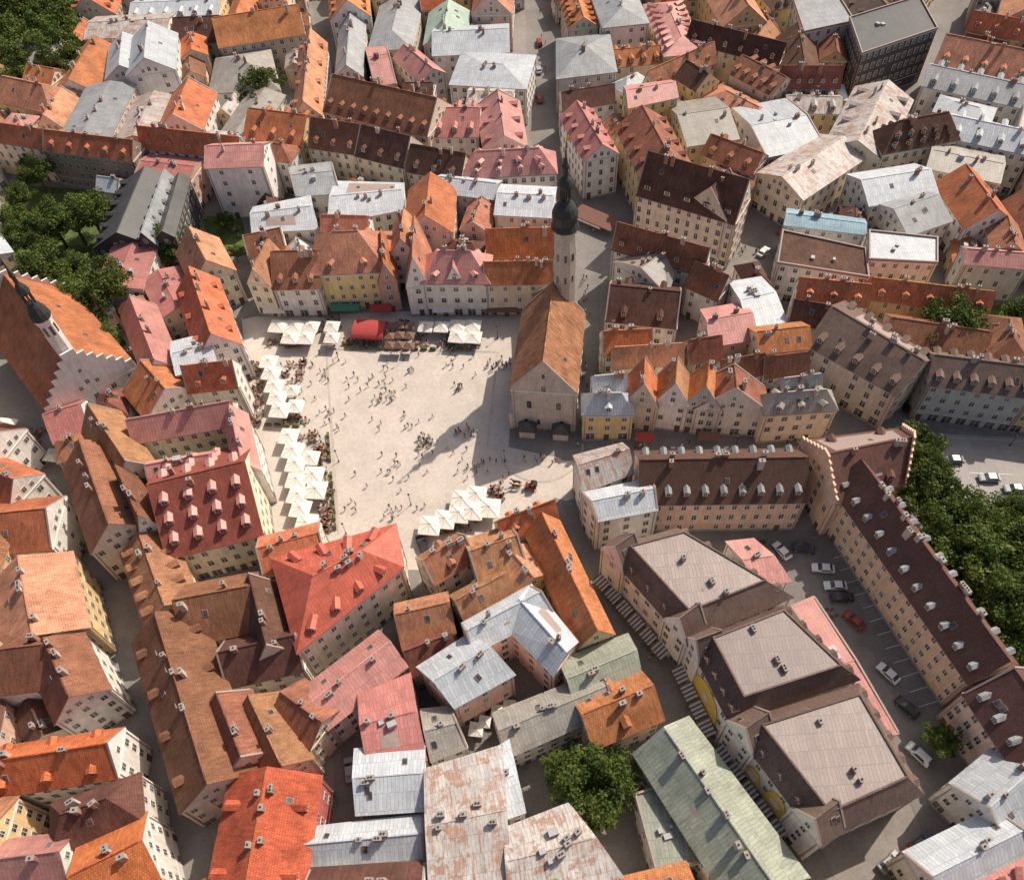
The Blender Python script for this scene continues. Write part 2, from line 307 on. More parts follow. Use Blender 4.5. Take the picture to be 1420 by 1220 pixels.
    if dorm and kind!='flat' and rise>2:
        for side in ((0,1) if dside is None else (dside,)):
            for rw in range(drows):
                for i in range(dorm):
                    t=(i+.5)/dorm
                    if kind=='mans':
                        P,z,o=slope(side,t,0.0); s2=.2; P=P-o*(insm*s2); z=he+rise*s2
                    else: P,z,o=slope(side,t,.14+.27*rw)
                    hh=1.25; a2=Vector((-o.y,o.x)); dep=min(hh/ms+.3,3.0); cc=P-o*(dep/2); ww_=dw
                    cb.box(cc,a2,o,ww_,dep/2,z-.3,z+hh,7)
                    f1=P+o*.15; bk=P-o*(dep+.25)
                    L1=f1+a2*(ww_+.12); R1=f1-a2*(ww_+.12); L2=bk+a2*(ww_+.12); R2=bk-a2*(ww_+.12); zt=z+hh
                    rb.poly([V(L1,zt),V(L2,zt),V(bk,zt+.5),V(f1,zt+.5)],3); rb.poly([V(R2,zt),V(R1,zt),V(f1,zt+.5),V(bk,zt+.5)],3); cb.poly([V(R1,zt),V(L1,zt),V(f1,zt+.5)],7)
                    rb.poly([V(L1,zt),V(R1,zt),V(R2,zt),V(L2,zt)],1)
                    g=P+o*.02; gb.poly([V(g-a2*ww_*.78,z+.05),V(g+a2*ww_*.78,z+.05),V(g+a2*ww_*.78,z+hh-.08),V(g-a2*ww_*.78,z+hh-.08)],0)
                    g=P+o*.035; gb.poly([V(g-a2*ww_*.6,z+.15),V(g+a2*ww_*.6,z+.15),V(g+a2*ww_*.6,z+hh-.18),V(g-a2*ww_*.6,z+hh-.18)],1)
                    g=P+o*.05; gb.poly([V(g-a2*.04,z+.15),V(g+a2*.04,z+.15),V(g+a2*.04,z+hh-.18),V(g-a2*.04,z+hh-.18)],3)
    nch=chim if chim is not None else int(U(1,2.5)+Ln/12)
    if kind!='flat':
        for i in range(nch):
            t=U(.12,.88); s_=U(.75,1.0) if kind!='mans' else 1; side=random.choice((0,1)); P,z,o=slope(side,t,s_); a2=Vector((-o.y,o.x)); hx,hy=U(.28,.65),U(.25,.36); zt=zr+U(.6,1.4)
            bm=random.choice((0,3)); cb.box(P,a2,o,hx,hy,z-.9,zt,bm); cb.box(P,a2,o,hx+.06,hy+.06,zt,zt+.1,4,bottom=True)
            kq=max(1,int(hx/.28))
            for jj in range(kq):
                pc=P+a2*((jj-(kq-1)/2)*.45); cb.box(pc,a2,o,.11,.11,zt+.1,zt+.3,5)
            if RR()<.18: # aerial
                pc=P+o*.5; cb.cyl3((pc.x,pc.y,z-.5),(pc.x,pc.y,zt+1.6),.03,.02,4,6); cb.box(pc,a2,o,.5,.02,zt+1.3,zt+1.34,6); cb.box(pc,a2,o,.35,.02,zt+1.0,zt+1.04,6)
        if rise>1:
            for i in range(int(U(0,3.2))):
                side=random.choice((0,1)); t=U(.15,.85); s_=U(.4,.65)
                if kind=='mans': continue
                P,z,o=slope(side,t,s_); a2=Vector((-o.y,o.x)); sv=Vector((-o.x,-o.y,ms)).normalized(); av=Vector((a2.x,a2.y,0)); nn=Vector((o.x*ms,o.y*ms,1)).normalized(); C=Vector((P.x,P.y,z))
                t4=[C-av*.38-sv*.55,C+av*.38-sv*.55,C+av*.38+sv*.55,C-av*.38+sv*.55]; ou=[C-av*.46-sv*.63,C+av*.46-sv*.63,C+av*.46+sv*.63,C-av*.46+sv*.63]
                gb.poly([p+nn*.1 for p in ou],4)
                for a in range(4): b=(a+1)%4; gb.poly([ou[a],ou[b],ou[b]+nn*.1,ou[a]+nn*.1],4)
                gb.poly([p+nn*.113 for p in t4],1)
    if kind in('flat','mans') or rise<2.2:
        for i in range(int(U(0,3.4))):
            P=lerp(lerp(p0,p1,U(.3,.8)),lerp(p3,p2,U(.3,.8)),U(.3,.7)); a2=(p1-p0).normalized(); zb=(zr if kind!='gable' else he); cb.box(P,a2,Vector((-a2.y,a2.x)),U(.25,.8),U(.25,.6),zb-.4,zr+U(.4,.9),6)
    W=WM[wall]; dr_=RM['P'] if roof=='R2' else (RM['G'] if roof=='D2' and name=='apartment_building' else RM[roof])
    link('walls',wb.mesh('walls',[W,M_base,M_frame,M_gut],O),root)
    link('roof',rb.mesh('roof',[RM[roof],M_gut if wall!='k' else M_dark,RM[top or roof],dr_],O),root)
    if gb.f: link('windows',gb.mesh('windows',[M_frame,M_glass,M_door,M_bar,M_gut],O),root)
    if cb.f: link('chimneys_and_dormers',cb.mesh('chimneys_and_dormers',[M_chim,RM[roof],W,M_chimb,M_cap,M_dark,M_unit,dr_ if roof!='R2' else RM['P2']],O),root)
    return root
def E(x0,y0,x1,y1,ex,ey,he,rise,roof,wall,kind='gable',dorm=0,**k):
    A=S(x0,y0,he+rise); B=S(x1,y1,he+rise); C=S(ex,ey,he); d=(B-A).normalized(); n=Vector((-d.y,d.x)); hw=abs((C-A).dot(n)); hw=max(2.2,min(hw,13))
    if kind=='hip': A=A-d*hw*.8; B=B+d*hw*.8
    return build([A-n*hw,B-n*hw,B+n*hw,A+n*hw],he,rise,roof,wall,kind,dorm,**k)
def Q(pts,he,rise,roof,wall,kind='gable',dorm=0,**k):
    q=[S(pts[2*i],pts[2*i+1],he) for i in range(4)]; return build(q,he,rise,roof,wall,kind,dorm,**k)
# ------------------------------------------------------------------ hand surveyed buildings
# north side of the square
E(376,349,440,347,410,400,10,6,'B','w','gable',3,chim=3)
E(458,322,500,320,480,380,12,7,'S','y','hip',2)
E(532,366,528,318,550,392,10,6,'O','m',par=.22)
E(572,358,575,300,595,394,10,9,'S','w',par=.22)
E(606,348,655,348,630,394,11,6,'P','w','hip',3)
E(628,372,629,350,643,394,11,4.5,'P','w',chim=0,name='townhouse_gable')
E(670,364,768,362,715,393,11,4,'O','c','gable',0,chim=5)
E(674,318,768,316,720,356,10,6,'O','w')
E(372,332,350,372,338,400,11,5,'S','c')
# west side
E(262,370,292,462,318,430,12,6,'O','w','gable',3)
E(262,315,285,360,305,335,11,6,'S','c')
Q([238,475,290,462,300,505,245,520],13,1.5,'W','w')
E(250,508,322,500,290,540,12,5,'O','w','gable',2)
E(175,582,320,556,250,602,13,4,'P','c')
E(318,562,335,640,350,608,13,4,'P','w','gable',0,chim=5)
E(200,645,300,628,250,655,13,2,'P','c')
E(205,672,338,640,300,757,11,9,'R2','c','gable',4,drows=3,dw=.75,dens=2.4,par=0)
E(160,645,190,712,252,775,11,8,'B','w')
E(122,560,175,640,200,620,12,6,'B2','w')
E(110,610,150,725,98,680,12,6,'B','c')
E(60,575,110,560,90,610,9,4,'P2','w')
E(180,410,215,500,235,470,10,5,'P','w')
E(195,500,230,540,160,530,10,5,'O','w')
# left lower street side
E(-40,715,65,705,20,765,11,5,'O','w')
E(25,772,45,880,112,820,12,5,'S','y',chim=4)
E(60,885,95,965,140,930,12,5,'B','w')
E(-40,905,60,893,20,960,12,5,'B','w')
E(-40,1060,150,1030,80,1090,12,5,'O2','w','gable',3)
E(80,1130,150,1105,130,1165,12,5,'D','w','hip')
E(-40,1195,80,1180,20,1230,12,4,'P','w')
E(95,1215,195,1165,190,1240,12,5,'O2','w')
E(-40,640,20,665,-10,700,11,5,'O','w')
E(-40,590,0,600,-20,640,11,5,'B','w')
# block south-west of the square
Q([378,775,548,728,558,787,413,905],14,4.5,'R3','c','hip',4,chim=8,name='red_roofed_corner_building')
E(215,850,287,1085,182,885,11,6,'B','c','gable',4)
E(240,832,345,812,300,885,11,6,'B','w')
E(345,795,370,895,398,860,11,6,'D','c')
E(300,905,410,880,350,945,10,5,'D','w')
E(300,960,335,1050,370,1010,11,5,'B','c')
E(390,960,445,1000,440,1050,10,4,'B','c')
E(345,965,390,1060,345,1040,10,5,'B2','c')
E(370,1065,335,1260,440,1110,12,5,'O2','r',chim=5,dorm=2)
# centre south
E(430,975,540,890,480,990,10,3,'P','w',chim=3)
Q([498,965,568,935,590,1052,510,1057],11,2,'P2','p')
Q([640,865,735,812,768,848,655,905],12,3,'W','p')
Q([737,812,800,890,768,935,705,872],12,3,'W','p')
Q([580,925,650,880,712,935,630,980],12,3,'W','o')
E(585,778,645,742,610,805,10,4,'B2','c',dorm=1)
E(650,765,718,742,690,800,10,4,'B2','c')
E(690,722,768,693,735,735,10,4,'O','c',dorm=2)
E(752,712,828,872,818,810,10,5,'O','y')
E(548,852,622,835,590,885,9,4,'B2','c')
E(560,903,625,878,600,925,8,4,'B','c')
E(632,832,702,795,665,855,10,4,'B2','w')
E(705,760,740,800,760,790,9,3,'S','y')
Q([775,915,870,880,890,942,800,985],9,3,'N','y')
Q([683,990,835,930,850,985,702,1050],9,2.5,'N2','w',chim=4)
E(808,990,905,950,865,1020,9,4,'O','c',dorm=1)
Q([583,985,625,980,648,1035,597,1055],10,2,'N2','w')
Q([493,1040,588,1032,590,1122,495,1128],11,2,'W','w')
Q([430,1148,588,1130,590,1190,418,1203],10,2.5,'W','w')
Q([430,1205,590,1195,592,1260,420,1270],12,3,'D','w')
Q([590,1068,695,1035,708,1225,597,1235],13,1.5,'U','w',chim=6)
Q([690,1038,705,1028,727,1125,705,1132],12,1,'W','w')
Q([700,1150,788,1115,862,1215,707,1245],13,1.5,'U','w',chim=4)
Q([955,995,1120,1215,1010,1250,880,1045],10,4,'N','w',chim=6,name='long_metal_roofed_house')
Q([880,1100,930,1085,990,1190,910,1210],8,2,'N','g','flat')
# rusty grey building at mouth of the street
Q([796,632,862,615,878,655,808,682],12,3,'U','w',chim=1)
Q([808,684,903,664,912,706,828,722],12,2,'W','w',chim=2)
# L-shaped apartment house with yard
E(888,638,1120,634,1000,697,11,6,'D2','o','gable',9,dw=.55,chim=8,name='apartment_building',dens=2.3,par=0)
Q([1110,612,1250,594,1256,668,1158,700],12,6,'D2','o','gable',2,step=True,name='corner_apartment_building')
E(1195,638,1400,915,1252,815,12,6,'D2','o','gable',11,dw=.5,chim=12,name='apartment_building',dens=2.3)
E(1405,925,1520,1085,1345,975,12,6,'D2','p','gable',5,dw=.5,chim=4,name='apartment_building',dens=2.3)
# warehouses converted to offices
mural_m=plain('mural_ochre',(.74,.52,.13),.8,.05); awn1=plain('awning_dark',(.12,.11,.12)); awn2=plain('awning_pale',(.5,.47,.45))
def warehouse(pts,gabs,murals):
    r=Q(pts,11.5,4.5,'D3','w','mans',5,top='T',name='mansard_roofed_warehouse',insm=2.7,chim=3,dw=.7)
    b=S(pts[0],pts[1],11.5); a=S(pts[2],pts[3],11.5); c=sum((S(pts[2*i],pts[2*i+1],11.5) for i in range(4)),Vector((0,0)))/4
    d=(b-a).normalized(); n=Vector((d.y,-d.x)); n=n if n.dot(c-a)>0 else -n; L=(b-a).length
    for t,hw_,rise in gabs:
        P=a+d*(L*t)-n*.5; w_=build([P+d*hw_,P+d*hw_+n*5,P-d*hw_+n*5,P-d*hw_],12,rise,'D3','w','gable',0,name='gable_wing',chim=0,par=.22); adopt(w_,r)
    for t,hw_,z0,z1 in murals:
        P=a+d*(L*t)-n*.12; mb=MB(); pts2=[(P.x-d.x*hw_,P.y-d.y*hw_,z0),(P.x+d.x*hw_,P.y+d.y*hw_,z0)]+[(P.x+d.x*hw_*math.cos(q_),P.y+d.y*hw_*math.cos(q_),z0+(z1-z0)*(.35+.65*math.sin(q_))) for q_ in np.linspace(0,math.pi,12)]
        mb.extr(pts2,-n,0,.1,0)
        cc=P-n*.12; mb.extr([(cc.x+d.x*1.1*math.cos(q_),cc.y+d.y*1.1*math.cos(q_),(z0+z1)/2+1.1*math.sin(q_)) for q_ in np.linspace(0,2*math.pi,14)[:-1]],-n,0,.06,1)
        o=link('mural',mb.mesh('mural',[mural_m,WM['w']])); adopt(o,r)
    k=int(L/3.4)
    for i in range(k):
        p=a+d*((i+.5)*3.4)-n*1.6; mb=MB()
        for j in range(8):
            u0_=p+d*(-1.5+j*.375); u1_=u0_+d*.375; A=u0_+n*1.1;B=u1_+n*1.1;C=u1_-n*1.0;D=u0_-n*1.0
            mb.poly([(D.x,D.y,2.4),(C.x,C.y,2.4),(B.x,B.y,3.2),(A.x,A.y,3.2)],j%2); mb.poly([(D.x,D.y,2.15),(C.x,C.y,2.15),(C.x,C.y,2.4),(D.x,D.y,2.4)],j%2)
        for s_ in(-1.45,1.45): q_=p+d*s_-n*.98; mb.cyl3((q_.x,q_.y,0),(q_.x,q_.y,2.4),.03,.03,5,0)
        link('striped_awning',mb.mesh('striped_awning',[awn1,awn2],(p.x,p.y,0)),None,(p.x,p.y,0))
warehouse([950,888,838,762,940,735,1098,828],[(.13,3.2,5),(.9,3.0,5)],[])
warehouse([1012,1000,957,892,1085,842,1190,942],[(.1,2.6,4.6)],[(.55,4.2,1.5,10)])
warehouse([1135,1165,1014,1005,1190,950,1278,1100],[(.12,3.4,5),(.88,3.2,5)],[(.62,2.2,2,9.5),(.36,1.6,2,8)])
Q([1097,842,1130,828,1246,1015,1217,1020],4.5,.8,'P2','b','gable',name='courtyard_annex',chim=0)
Q([1008,752,1045,748,1095,805,1050,812],11,1.5,'P','w','gable')
E(1290,1215,1420,1150,1370,1225,10,4,'W','w')
E(1370,1120,1440,1060,1400,1165,10,4,'W','w')
# east side houses facing the street
E(824,545,864,545,842,576,9,4,'W','y','hip',1)
E(893,533,895,495,912,570,9,7,'O','c',par=.22)
E(937,533,940,495,957,572,9,7,'B2','w',par=.22)
E(980,538,984,500,1001,573,9,7,'O','g',par=.22)
E(1022,540,1018,505,1066,578,9,7,'B','w',par=.22)
E(1076,545,1148,540,1112,573,10,4,'N2','c','hip',3)
E(835,460,905,456,870,490,10,4,'O','w')
E(850,482,948,476,900,502,10,4,'S','c')
E(955,472,1000,465,980,500,10,4,'B','y')
E(1000,500,1060,490,1030,515,10,4,'B','w')
E(1062,495,1122,488,1090,512,10,4,'B','w')
E(1085,525,1140,518,1112,540,10,4,'G','g')
E(822,522,868,518,845,540,10,3,'W','w')
# east of tower
E(845,395,945,405,890,450,10,5,'D','w','gable',2)
Q([850,362,900,350,935,378,925,410],11,3,'N2','w',chim=3)
E(855,308,985,345,960,372,12,6,'B','w','gable',5)
E(965,362,1010,382,985,412,10,5,'B','w')
Q([1012,392,1055,385,1090,445,1040,460],11,2,'W','w')
Q([972,430,1030,420,1050,470,985,480],11,2.5,'P','p')
# big gabled hall north-east
E(898,210,1040,250,960,292,15,9,'D','c','gable',5,drows=1,dw=1.0,name='gabled_merchant_hall',par=.3,chim=3,dens=2.5)
E(985,262,1012,235,1010,305,15,7,'D','c',name='gabled_merchant_wing',par=.3)
# north band
E(345,150,425,160,390,198,12,5,'O','y','gable',3)
E(430,163,500,173,455,208,12,6,'B','c','gable',3)
E(500,173,570,190,530,225,12,6,'D','c','gable',3)
E(570,200,645,213,605,245,12,5,'D','c','gable',3)
E(660,210,750,205,710,245,12,5,'P','w','hip',4,drows=2)
E(600,150,665,150,630,190,12,4,'P2','w','gable',3)
E(690,125,700,190,725,170,12,4,'P','w','gable',3)
E(608,245,690,255,650,272,12,2,'W','g',chim=4)
E(690,268,768,272,730,300,12,2,'W','w',chim=4)
Q([352,288,430,272,440,318,350,322],10,2,'W','w')
Q([400,232,460,225,472,268,410,272],10,2,'G','w')
Q([465,252,560,255,560,290,455,312],10,2,'W','w')
E(445,298,510,300,482,322,11,3,'S','w')
E(560,290,555,330,580,330,12,5,'S','w')
E(285,203,365,200,320,232,17,3,'P','w',chim=2,dens=5)
E(200,232,162,322,147,305,9,5,'K','k',name='dark_boarded_warehouse',chim=0,dorm=6,par=0)
E(228,235,196,322,212,318,11,4,'G','k',name='dark_boarded_warehouse',chim=0,dorm=6,par=0)
E(248,240,225,320,238,320,12,2,'K','k',name='dark_boarded_warehouse',chim=0,par=0)
E(60,180,185,195,120,215,12,4,'O','n','gable',5)
E(-40,165,60,180,20,200,12,4,'O','c')
E(190,175,330,190,260,207,12,5,'O','w','gable',5)
E(262,108,240,160,298,135,12,5,'O','w')
E(205,30,200,80,245,60,15,5,'W','w','gable',0,name='white_convent_building',dens=5)
E(170,45,165,90,200,90,13,4,'W','w',dens=5)
Q([300,82,375,70,388,125,290,130],9,5,'N2','w','hip')
E(240,25,305,22,270,60,10,5,'D','c')
E(130,50,95,110,160,90,10,5,'O','w')
E(85,120,60,160,110,150,10,5,'S','c')
E(0,105,60,118,30,150,11,5,'S','y','hip')
E(430,40,420,140,450,100,10,5,'S','w','gable',4)
E(486,12,480,90,505,60,12,4,'G','w')
E(510,80,540,75,520,120,11,3,'P','p')
E(560,115,600,115,580,140,10,3,'D','w')
E(622,0,615,45,650,30,11,4,'N3','w')
E(600,45,705,40,660,75,12,3,'W','w')
E(665,88,702,90,688,122,12,2,'W','w','hip')
E(560,62,600,95,580,110,11,3,'P','w')
Q([772,55,845,48,855,100,772,110],12,3,'G','g','hip')
Q([775,130,850,118,855,142,778,155],12,3,'D','w')
E(800,140,835,200,792,190,13,4,'P2','w','gable',4)
Q([865,120,930,112,940,135,872,150],15,2,'P','y')
E(900,98,990,58,940,105,11,5,'S','c','gable',4)
E(960,28,1090,60,1020,75,12,5,'D','c','gable',6)
E(1085,92,1170,92,1130,118,12,5,'B','o','gable',5)
E(1005,125,1055,150,1000,160,9,3,'S','c','hip')
E(1232,112,1190,195,1160,170,11,4,'U','c','gable',4)
E(1170,190,1085,245,1090,215,11,3,'U','c')
E(940,160,1010,150,975,200,11,3,'N2','c')
E(1040,175,1120,160,1080,215,11,2,'W','w')
Q([1205,185,1320,165,1330,195,1225,215],13,6,'D','c','hip',5,drows=2)
E(1195,250,1290,235,1240,280,12,3,'W','w')
E(1240,290,1300,270,1280,320,11,3,'G','w')
E(1340,228,1385,290,1320,290,11,5,'O','w')
Q([1085,320,1200,345,1205,385,1078,365],12,1,'D','w','flat')
Q([1092,290,1198,305,1200,325,1088,312],12,1,'BL','w')
Q([1205,320,1300,330,1300,365,1205,360],13,1,'W','w','flat')
E(1110,385,1210,395,1160,420,11,4,'O','w','gable',3)
E(1210,385,1380,405,1300,425,10,4,'O','y','gable',5)
E(1340,345,1430,352,1390,370,11,2,'P','w')
Q([1118,478,1243,548,1297,498,1172,418],12,5,'D3','b','gable',5,chim=7,name='apartment_building')
E(1100,415,1160,425,1110,450,11,4,'D','b')
E(1295,492,1440,510,1380,545,12,4,'D3','g','gable',6,name='apartment_building')
Q([1178,25,1275,-5,1300,40,1195,75],17,1,'K','k','flat',name='office_building',dens=2.2)
Q([1100,0,1160,-10,1185,30,1115,45],15,2,'G','g','flat',name='office_building')
E(1350,15,1430,30,1390,50,13,4,'O','y','gable',3)
E(1290,90,1430,120,1350,135,13,3,'G','w','gable',5,name='apartment_building')
E(1320,160,1440,185,1380,205,13,3,'W','w','gable',4,name='apartment_building')
# ------------------------------------------------------------------ streets, square, reserved ground
GZ=[0.012]
def flatpoly(name,pts,mat,z=None,val=2):
    if z is None: z=GZ[0]; GZ[0]+=.004
    P=[S(x,y) for x,y in pts]; mark(P,val)
    bm=bmesh.new(); vs=[bm.verts.new((p.x,p.y,z)) for p in P]; f=bm.faces.new(vs); f.normal_update()
    if f.normal.z<0: f.normal_flip()
    bmesh.ops.triangulate(bm,faces=[f]); me=bpy.data.meshes.new(name); bm.to_mesh(me); bm.free(); me.materials.append(mat); return link(name,me)
def ribbon(P,w): 
    L=[];Rr=[]
    for i,p in enumerate(P):
        d=(P[min(i+1,len(P)-1)]-P[max(i-1,0)]).normalized(); n=Vector((-d.y,d.x)); L.append(p+n*w/2); Rr.append(p-n*w/2)
    return L,Rr
def street(name,pts,w,mat):
    P=[S(x,y) for x,y in pts]; L,Rr=ribbon(P,w); z=GZ[0]; GZ[0]+=.004; mb=MB()
    for i in range(len(P)-1):
        q=[Rr[i],Rr[i+1],L[i+1],L[i]]; mark(q,2); mb.poly([(p.x,p.y,z) for p in q])
    link(name,mb.mesh(name,[mat],uv=False))
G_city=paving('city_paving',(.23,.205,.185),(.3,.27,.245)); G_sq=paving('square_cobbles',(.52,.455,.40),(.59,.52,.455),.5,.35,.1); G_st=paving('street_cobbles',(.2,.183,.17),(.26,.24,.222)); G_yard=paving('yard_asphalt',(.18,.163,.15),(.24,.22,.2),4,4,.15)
G_road=paving('pale_asphalt',(.34,.31,.29),(.4,.37,.35),6,6,.08); G_grass=plain('grass',(.09,.125,.035),.9,.35,.8); G_kerb=plaster('kerb_stone',(.5,.46,.43)); G_paint=plain('road_paint',(.75,.75,.72))
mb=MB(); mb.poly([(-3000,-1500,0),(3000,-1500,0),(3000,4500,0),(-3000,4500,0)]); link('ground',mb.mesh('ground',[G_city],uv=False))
flatpoly('town_square_pavement',[(335,440),(560,432),(730,432),(712,520),(705,620),(800,640),(805,700),(770,690),(705,728),(600,785),(566,800),(480,745),(385,780),(360,650),(345,540)],G_sq)
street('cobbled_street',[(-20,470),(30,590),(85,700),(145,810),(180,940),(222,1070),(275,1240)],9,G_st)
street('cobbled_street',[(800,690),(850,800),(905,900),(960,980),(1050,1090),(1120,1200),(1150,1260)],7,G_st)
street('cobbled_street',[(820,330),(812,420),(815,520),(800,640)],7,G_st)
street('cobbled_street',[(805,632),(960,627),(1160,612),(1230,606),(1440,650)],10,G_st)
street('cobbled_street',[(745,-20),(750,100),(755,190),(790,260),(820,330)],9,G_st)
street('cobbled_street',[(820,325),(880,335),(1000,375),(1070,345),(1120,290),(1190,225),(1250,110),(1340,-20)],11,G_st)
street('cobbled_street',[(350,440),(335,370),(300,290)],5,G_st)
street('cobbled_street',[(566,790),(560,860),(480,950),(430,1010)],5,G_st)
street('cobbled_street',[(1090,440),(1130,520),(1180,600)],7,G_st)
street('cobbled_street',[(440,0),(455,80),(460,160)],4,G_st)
flatpoly('asphalt_yard',[(930,735),(1150,735),(1240,880),(1330,1020),(1400,1130),(1290,1180),(1240,1060),(1200,1000),(1100,830)],G_yard)
flatpoly('asphalt_road',[(1240,598),(1440,608),(1440,700),(1300,700)],G_road)
flatpoly('park_lawn',[(1235,640),(1262,600),(1300,703),(1445,703),(1500,1010),(1420,950),(1330,830)],G_grass)
flatpoly('garden_lawn',[(10,255),(140,265),(150,330),(150,400),(120,440),(150,500),(60,400),(0,330)],G_grass)
flatpoly('park_lawn',[(-60,-40),(115,-30),(112,95),(-60,115)],G_grass)
flatpoly('garden_lawn',[(1265,430),(1430,420),(1430,490),(1290,490)],G_grass)
flatpoly('garden_lawn',[(275,300),(335,300),(345,345),(300,345)],G_grass)
flatpoly('courtyard_paving',[(765,1060),(860,1050),(890,1130),(800,1140)],G_st)
flatpoly('courtyard_paving',[(640,985),(730,960),(740,1000),(660,1035)],G_yard)
flatpoly('courtyard_paving',[(460,1030),(490,1020),(490,1110),(465,1120)],G_yard)
for pts in ([(1240,603),(1440,613)],[(1300,697),(1440,697)]):
    P=[S(*p) for p in pts]; d=(P[1]-P[0]); L=d.length; d/=L; mb=MB(); mb.box((P[0]+P[1])/2,d,Vector((-d.y,d.x)),L/2,.15,0,.14); c=(P[0]+P[1])/2; link('kerb',mb.mesh('kerb',[G_kerb],(c.x,c.y,0)),None,(c.x,c.y,0))
mb=MB(); a=S(1262,652); b=S(1440,660); d=(b-a); L=d.length; d/=L
for i in range(int(L/6)): mb.box(a+d*(i*6+1.5),d,Vector((-d.y,d.x)),1.5,.07,.085,.11)
for i in range(9): mb.box(S(1290,640)+Vector((-d.y,d.x))*(i*1.1-5),d,Vector((-d.y,d.x)),1.6,.27,.085,.112)
for i in range(12):
    p=lerp(S(1170,770),S(1290,975),i/11); dd=(S(1290,975)-S(1170,770)).normalized(); mb.box(p,Vector((dd.y,-dd.x)),dd,2.3,.05,.09,.12)
link('road_markings',mb.mesh('road_markings',[G_paint],uv=False))
mb=MB()
for (x0,y0,x1,y1) in [(452,480,470,740),(452,484,690,488),(690,488,676,620)]:
    A=S(x0,y0);B=S(x1,y1); d=(B-A); L=d.length; d/=L; n=Vector((-d.y,d.x)); z=.075+.004*len(mb.f); mb.poly([(*(A-n*.25),z),(*(B-n*.25),z),(*(B+n*.25),z),(*(A+n*.25),z)])
cS=S(752,640)
for i in range(20):
    a0=math.pi+i*math.pi/20; a1=math.pi+(i+1)*math.pi/20; mb.poly([(cS.x+math.cos(q)*r,cS.y+4+math.sin(q)*r,.072) for q,r in((a0,9),(a0,9.45),(a1,9.45),(a1,9))])
link('paving_bands',mb.mesh('paving_bands',[plaster('paving_band_stone',(.46,.40,.35))]))
# ------------------------------------------------------------------ town hall
HR=(753,503,768,390,707,548)
th=E(*HR,14,9,'H','s','gable',0,name='town_hall',chim=0,win=False,par=.3)
hA=S(HR[0],HR[1],23); hB=S(HR[2],HR[3],23); dv=(hB-hA).normalized(); nv=Vector((-dv.y,dv.x)); hwd=abs((S(HR[4],HR[5],14)-hA).dot(nv))
mb=MB()
a=hA+nv*hwd; b=hA-nv*hwd
def hallwin(mb,c,d,n,zs):
    for t,z,hw_,hh in zs:
        p=c+d*t; mb.extr([(p.x-d.x*(hw_+.15),p.y-d.y*(hw_+.15),z-hh-.15),(p.x+d.x*(hw_+.15),p.y+d.y*(hw_+.15),z-hh-.15),(p.x+d.x*(hw_+.15),p.y+d.y*(hw_+.15),z+hh+.1),(p.x,p.y,z+hh+.5),(p.x-d.x*(hw_+.15),p.y-d.y*(hw_+.15),z+hh+.1)],n,.0,.1,0)
        mb.extr([(p.x-d.x*hw_,p.y-d.y*hw_,z-hh),(p.x+d.x*hw_,p.y+d.y*hw_,z-hh),(p.x+d.x*hw_,p.y+d.y*hw_,z+hh),(p.x,p.y,z+hh+.3),(p.x-d.x*hw_,p.y-d.y*hw_,z+hh)],n,.05,.12,1)
hallwin(mb,hA,-nv,-dv,[(-4,3,.4,.8),(-1.2,3,.4,.8),(4,3,.4,.8),(-3.2,9,.55,1.1),(3.2,9,.55,1.1),(0,14.5,.5,.9),(0,18.6,.35,.6)])
Lh=(hB-hA).length
hallwin(mb,a,dv,nv,[(Lh*(i+.5)/8,9.2,.55,1.3) for i in range(8)])
hallwin(mb,b,dv,-nv,[(Lh*(i+.5)/8,9.2,.55,1.3) for i in range(8)]+[(Lh*(i+.5)/8,4,.4,.7) for i in range(8)])
for i in range(9): p=a+dv*(Lh*i/8*.98+.4)+nv*.35; mb.box(p,dv,nv,.45,.4,0,4.2,0)
for i in range(8): p0_=a+dv*(Lh*(i+.5)/8*.98+.4)+nv*.06; mb.box(p0_,dv,nv,Lh/16-.5,.04,0,3.6,1)
mb.box((a+a+dv*Lh)/2+nv*.4,dv,nv,Lh/2,.5,4.2,5.0,0)
for t in(-3.6,3.9):
    p=hA-nv*t-dv*1.3; mb.box(p,nv,dv,1.7,1.2,0,2.6,0); mb.box(p,nv,dv,2.1,1.6,2.6,4.4,2,taper=.15,bottom=True)
for o_,s_ in((a,1),(b,-1)): mb.box(o_+dv*Lh/2+nv*s_*.05,dv,nv,Lh/2,.12,13.0,13.5,0)
r_=link('hall_details',mb.mesh('hall_details',[WM['s'],M_glass,RM['K']],(0,0,0)),None); adopt(r_,th)
M_spire=plain('spire_copper',(.04,.043,.043),.45,.3); M_gold=plain('gilding',(.6,.4,.1),.3,.1,2,1)
tp=S(783,345,32); mb=MB()
mb.lathe(tp,[(2.5,0),(2.45,30),(2.2,36.5),(2.55,36.8),(2.6,37.8)],8,0,math.pi/8)
for z in(24,30): 
    for i in range(8):
        an=i*math.pi/4; n=Vector((math.cos(an),math.sin(an))); d=Vector((-n.y,n.x)); p=tp+n*2.28; mb.box(p,d,n,.28,.06,z,z+1.8,1)
zz=lambda z:37.8+(z-37.8)*1.1
def L2(c,prof,n,m): mb.lathe(c,[(r,zz(z)) for r,z in prof],n,m)
L2(tp,[(2.8,37.8),(2.95,38.2),(2.5,39.2),(2.65,40.2),(2.7,41.2),(2.1,42.6),(1.2,43.6),(1.0,44.0)],16,2)
for i in range(8):
    an=i*math.pi/4; mb.cyl3((tp.x+.95*math.cos(an),tp.y+.95*math.sin(an),zz(43.8)),(tp.x+.95*math.cos(an),tp.y+.95*math.sin(an),zz(46.6)),.14,.14,5,2)
L2(tp,[(.5,43.8),(.5,46.6)],8,2)
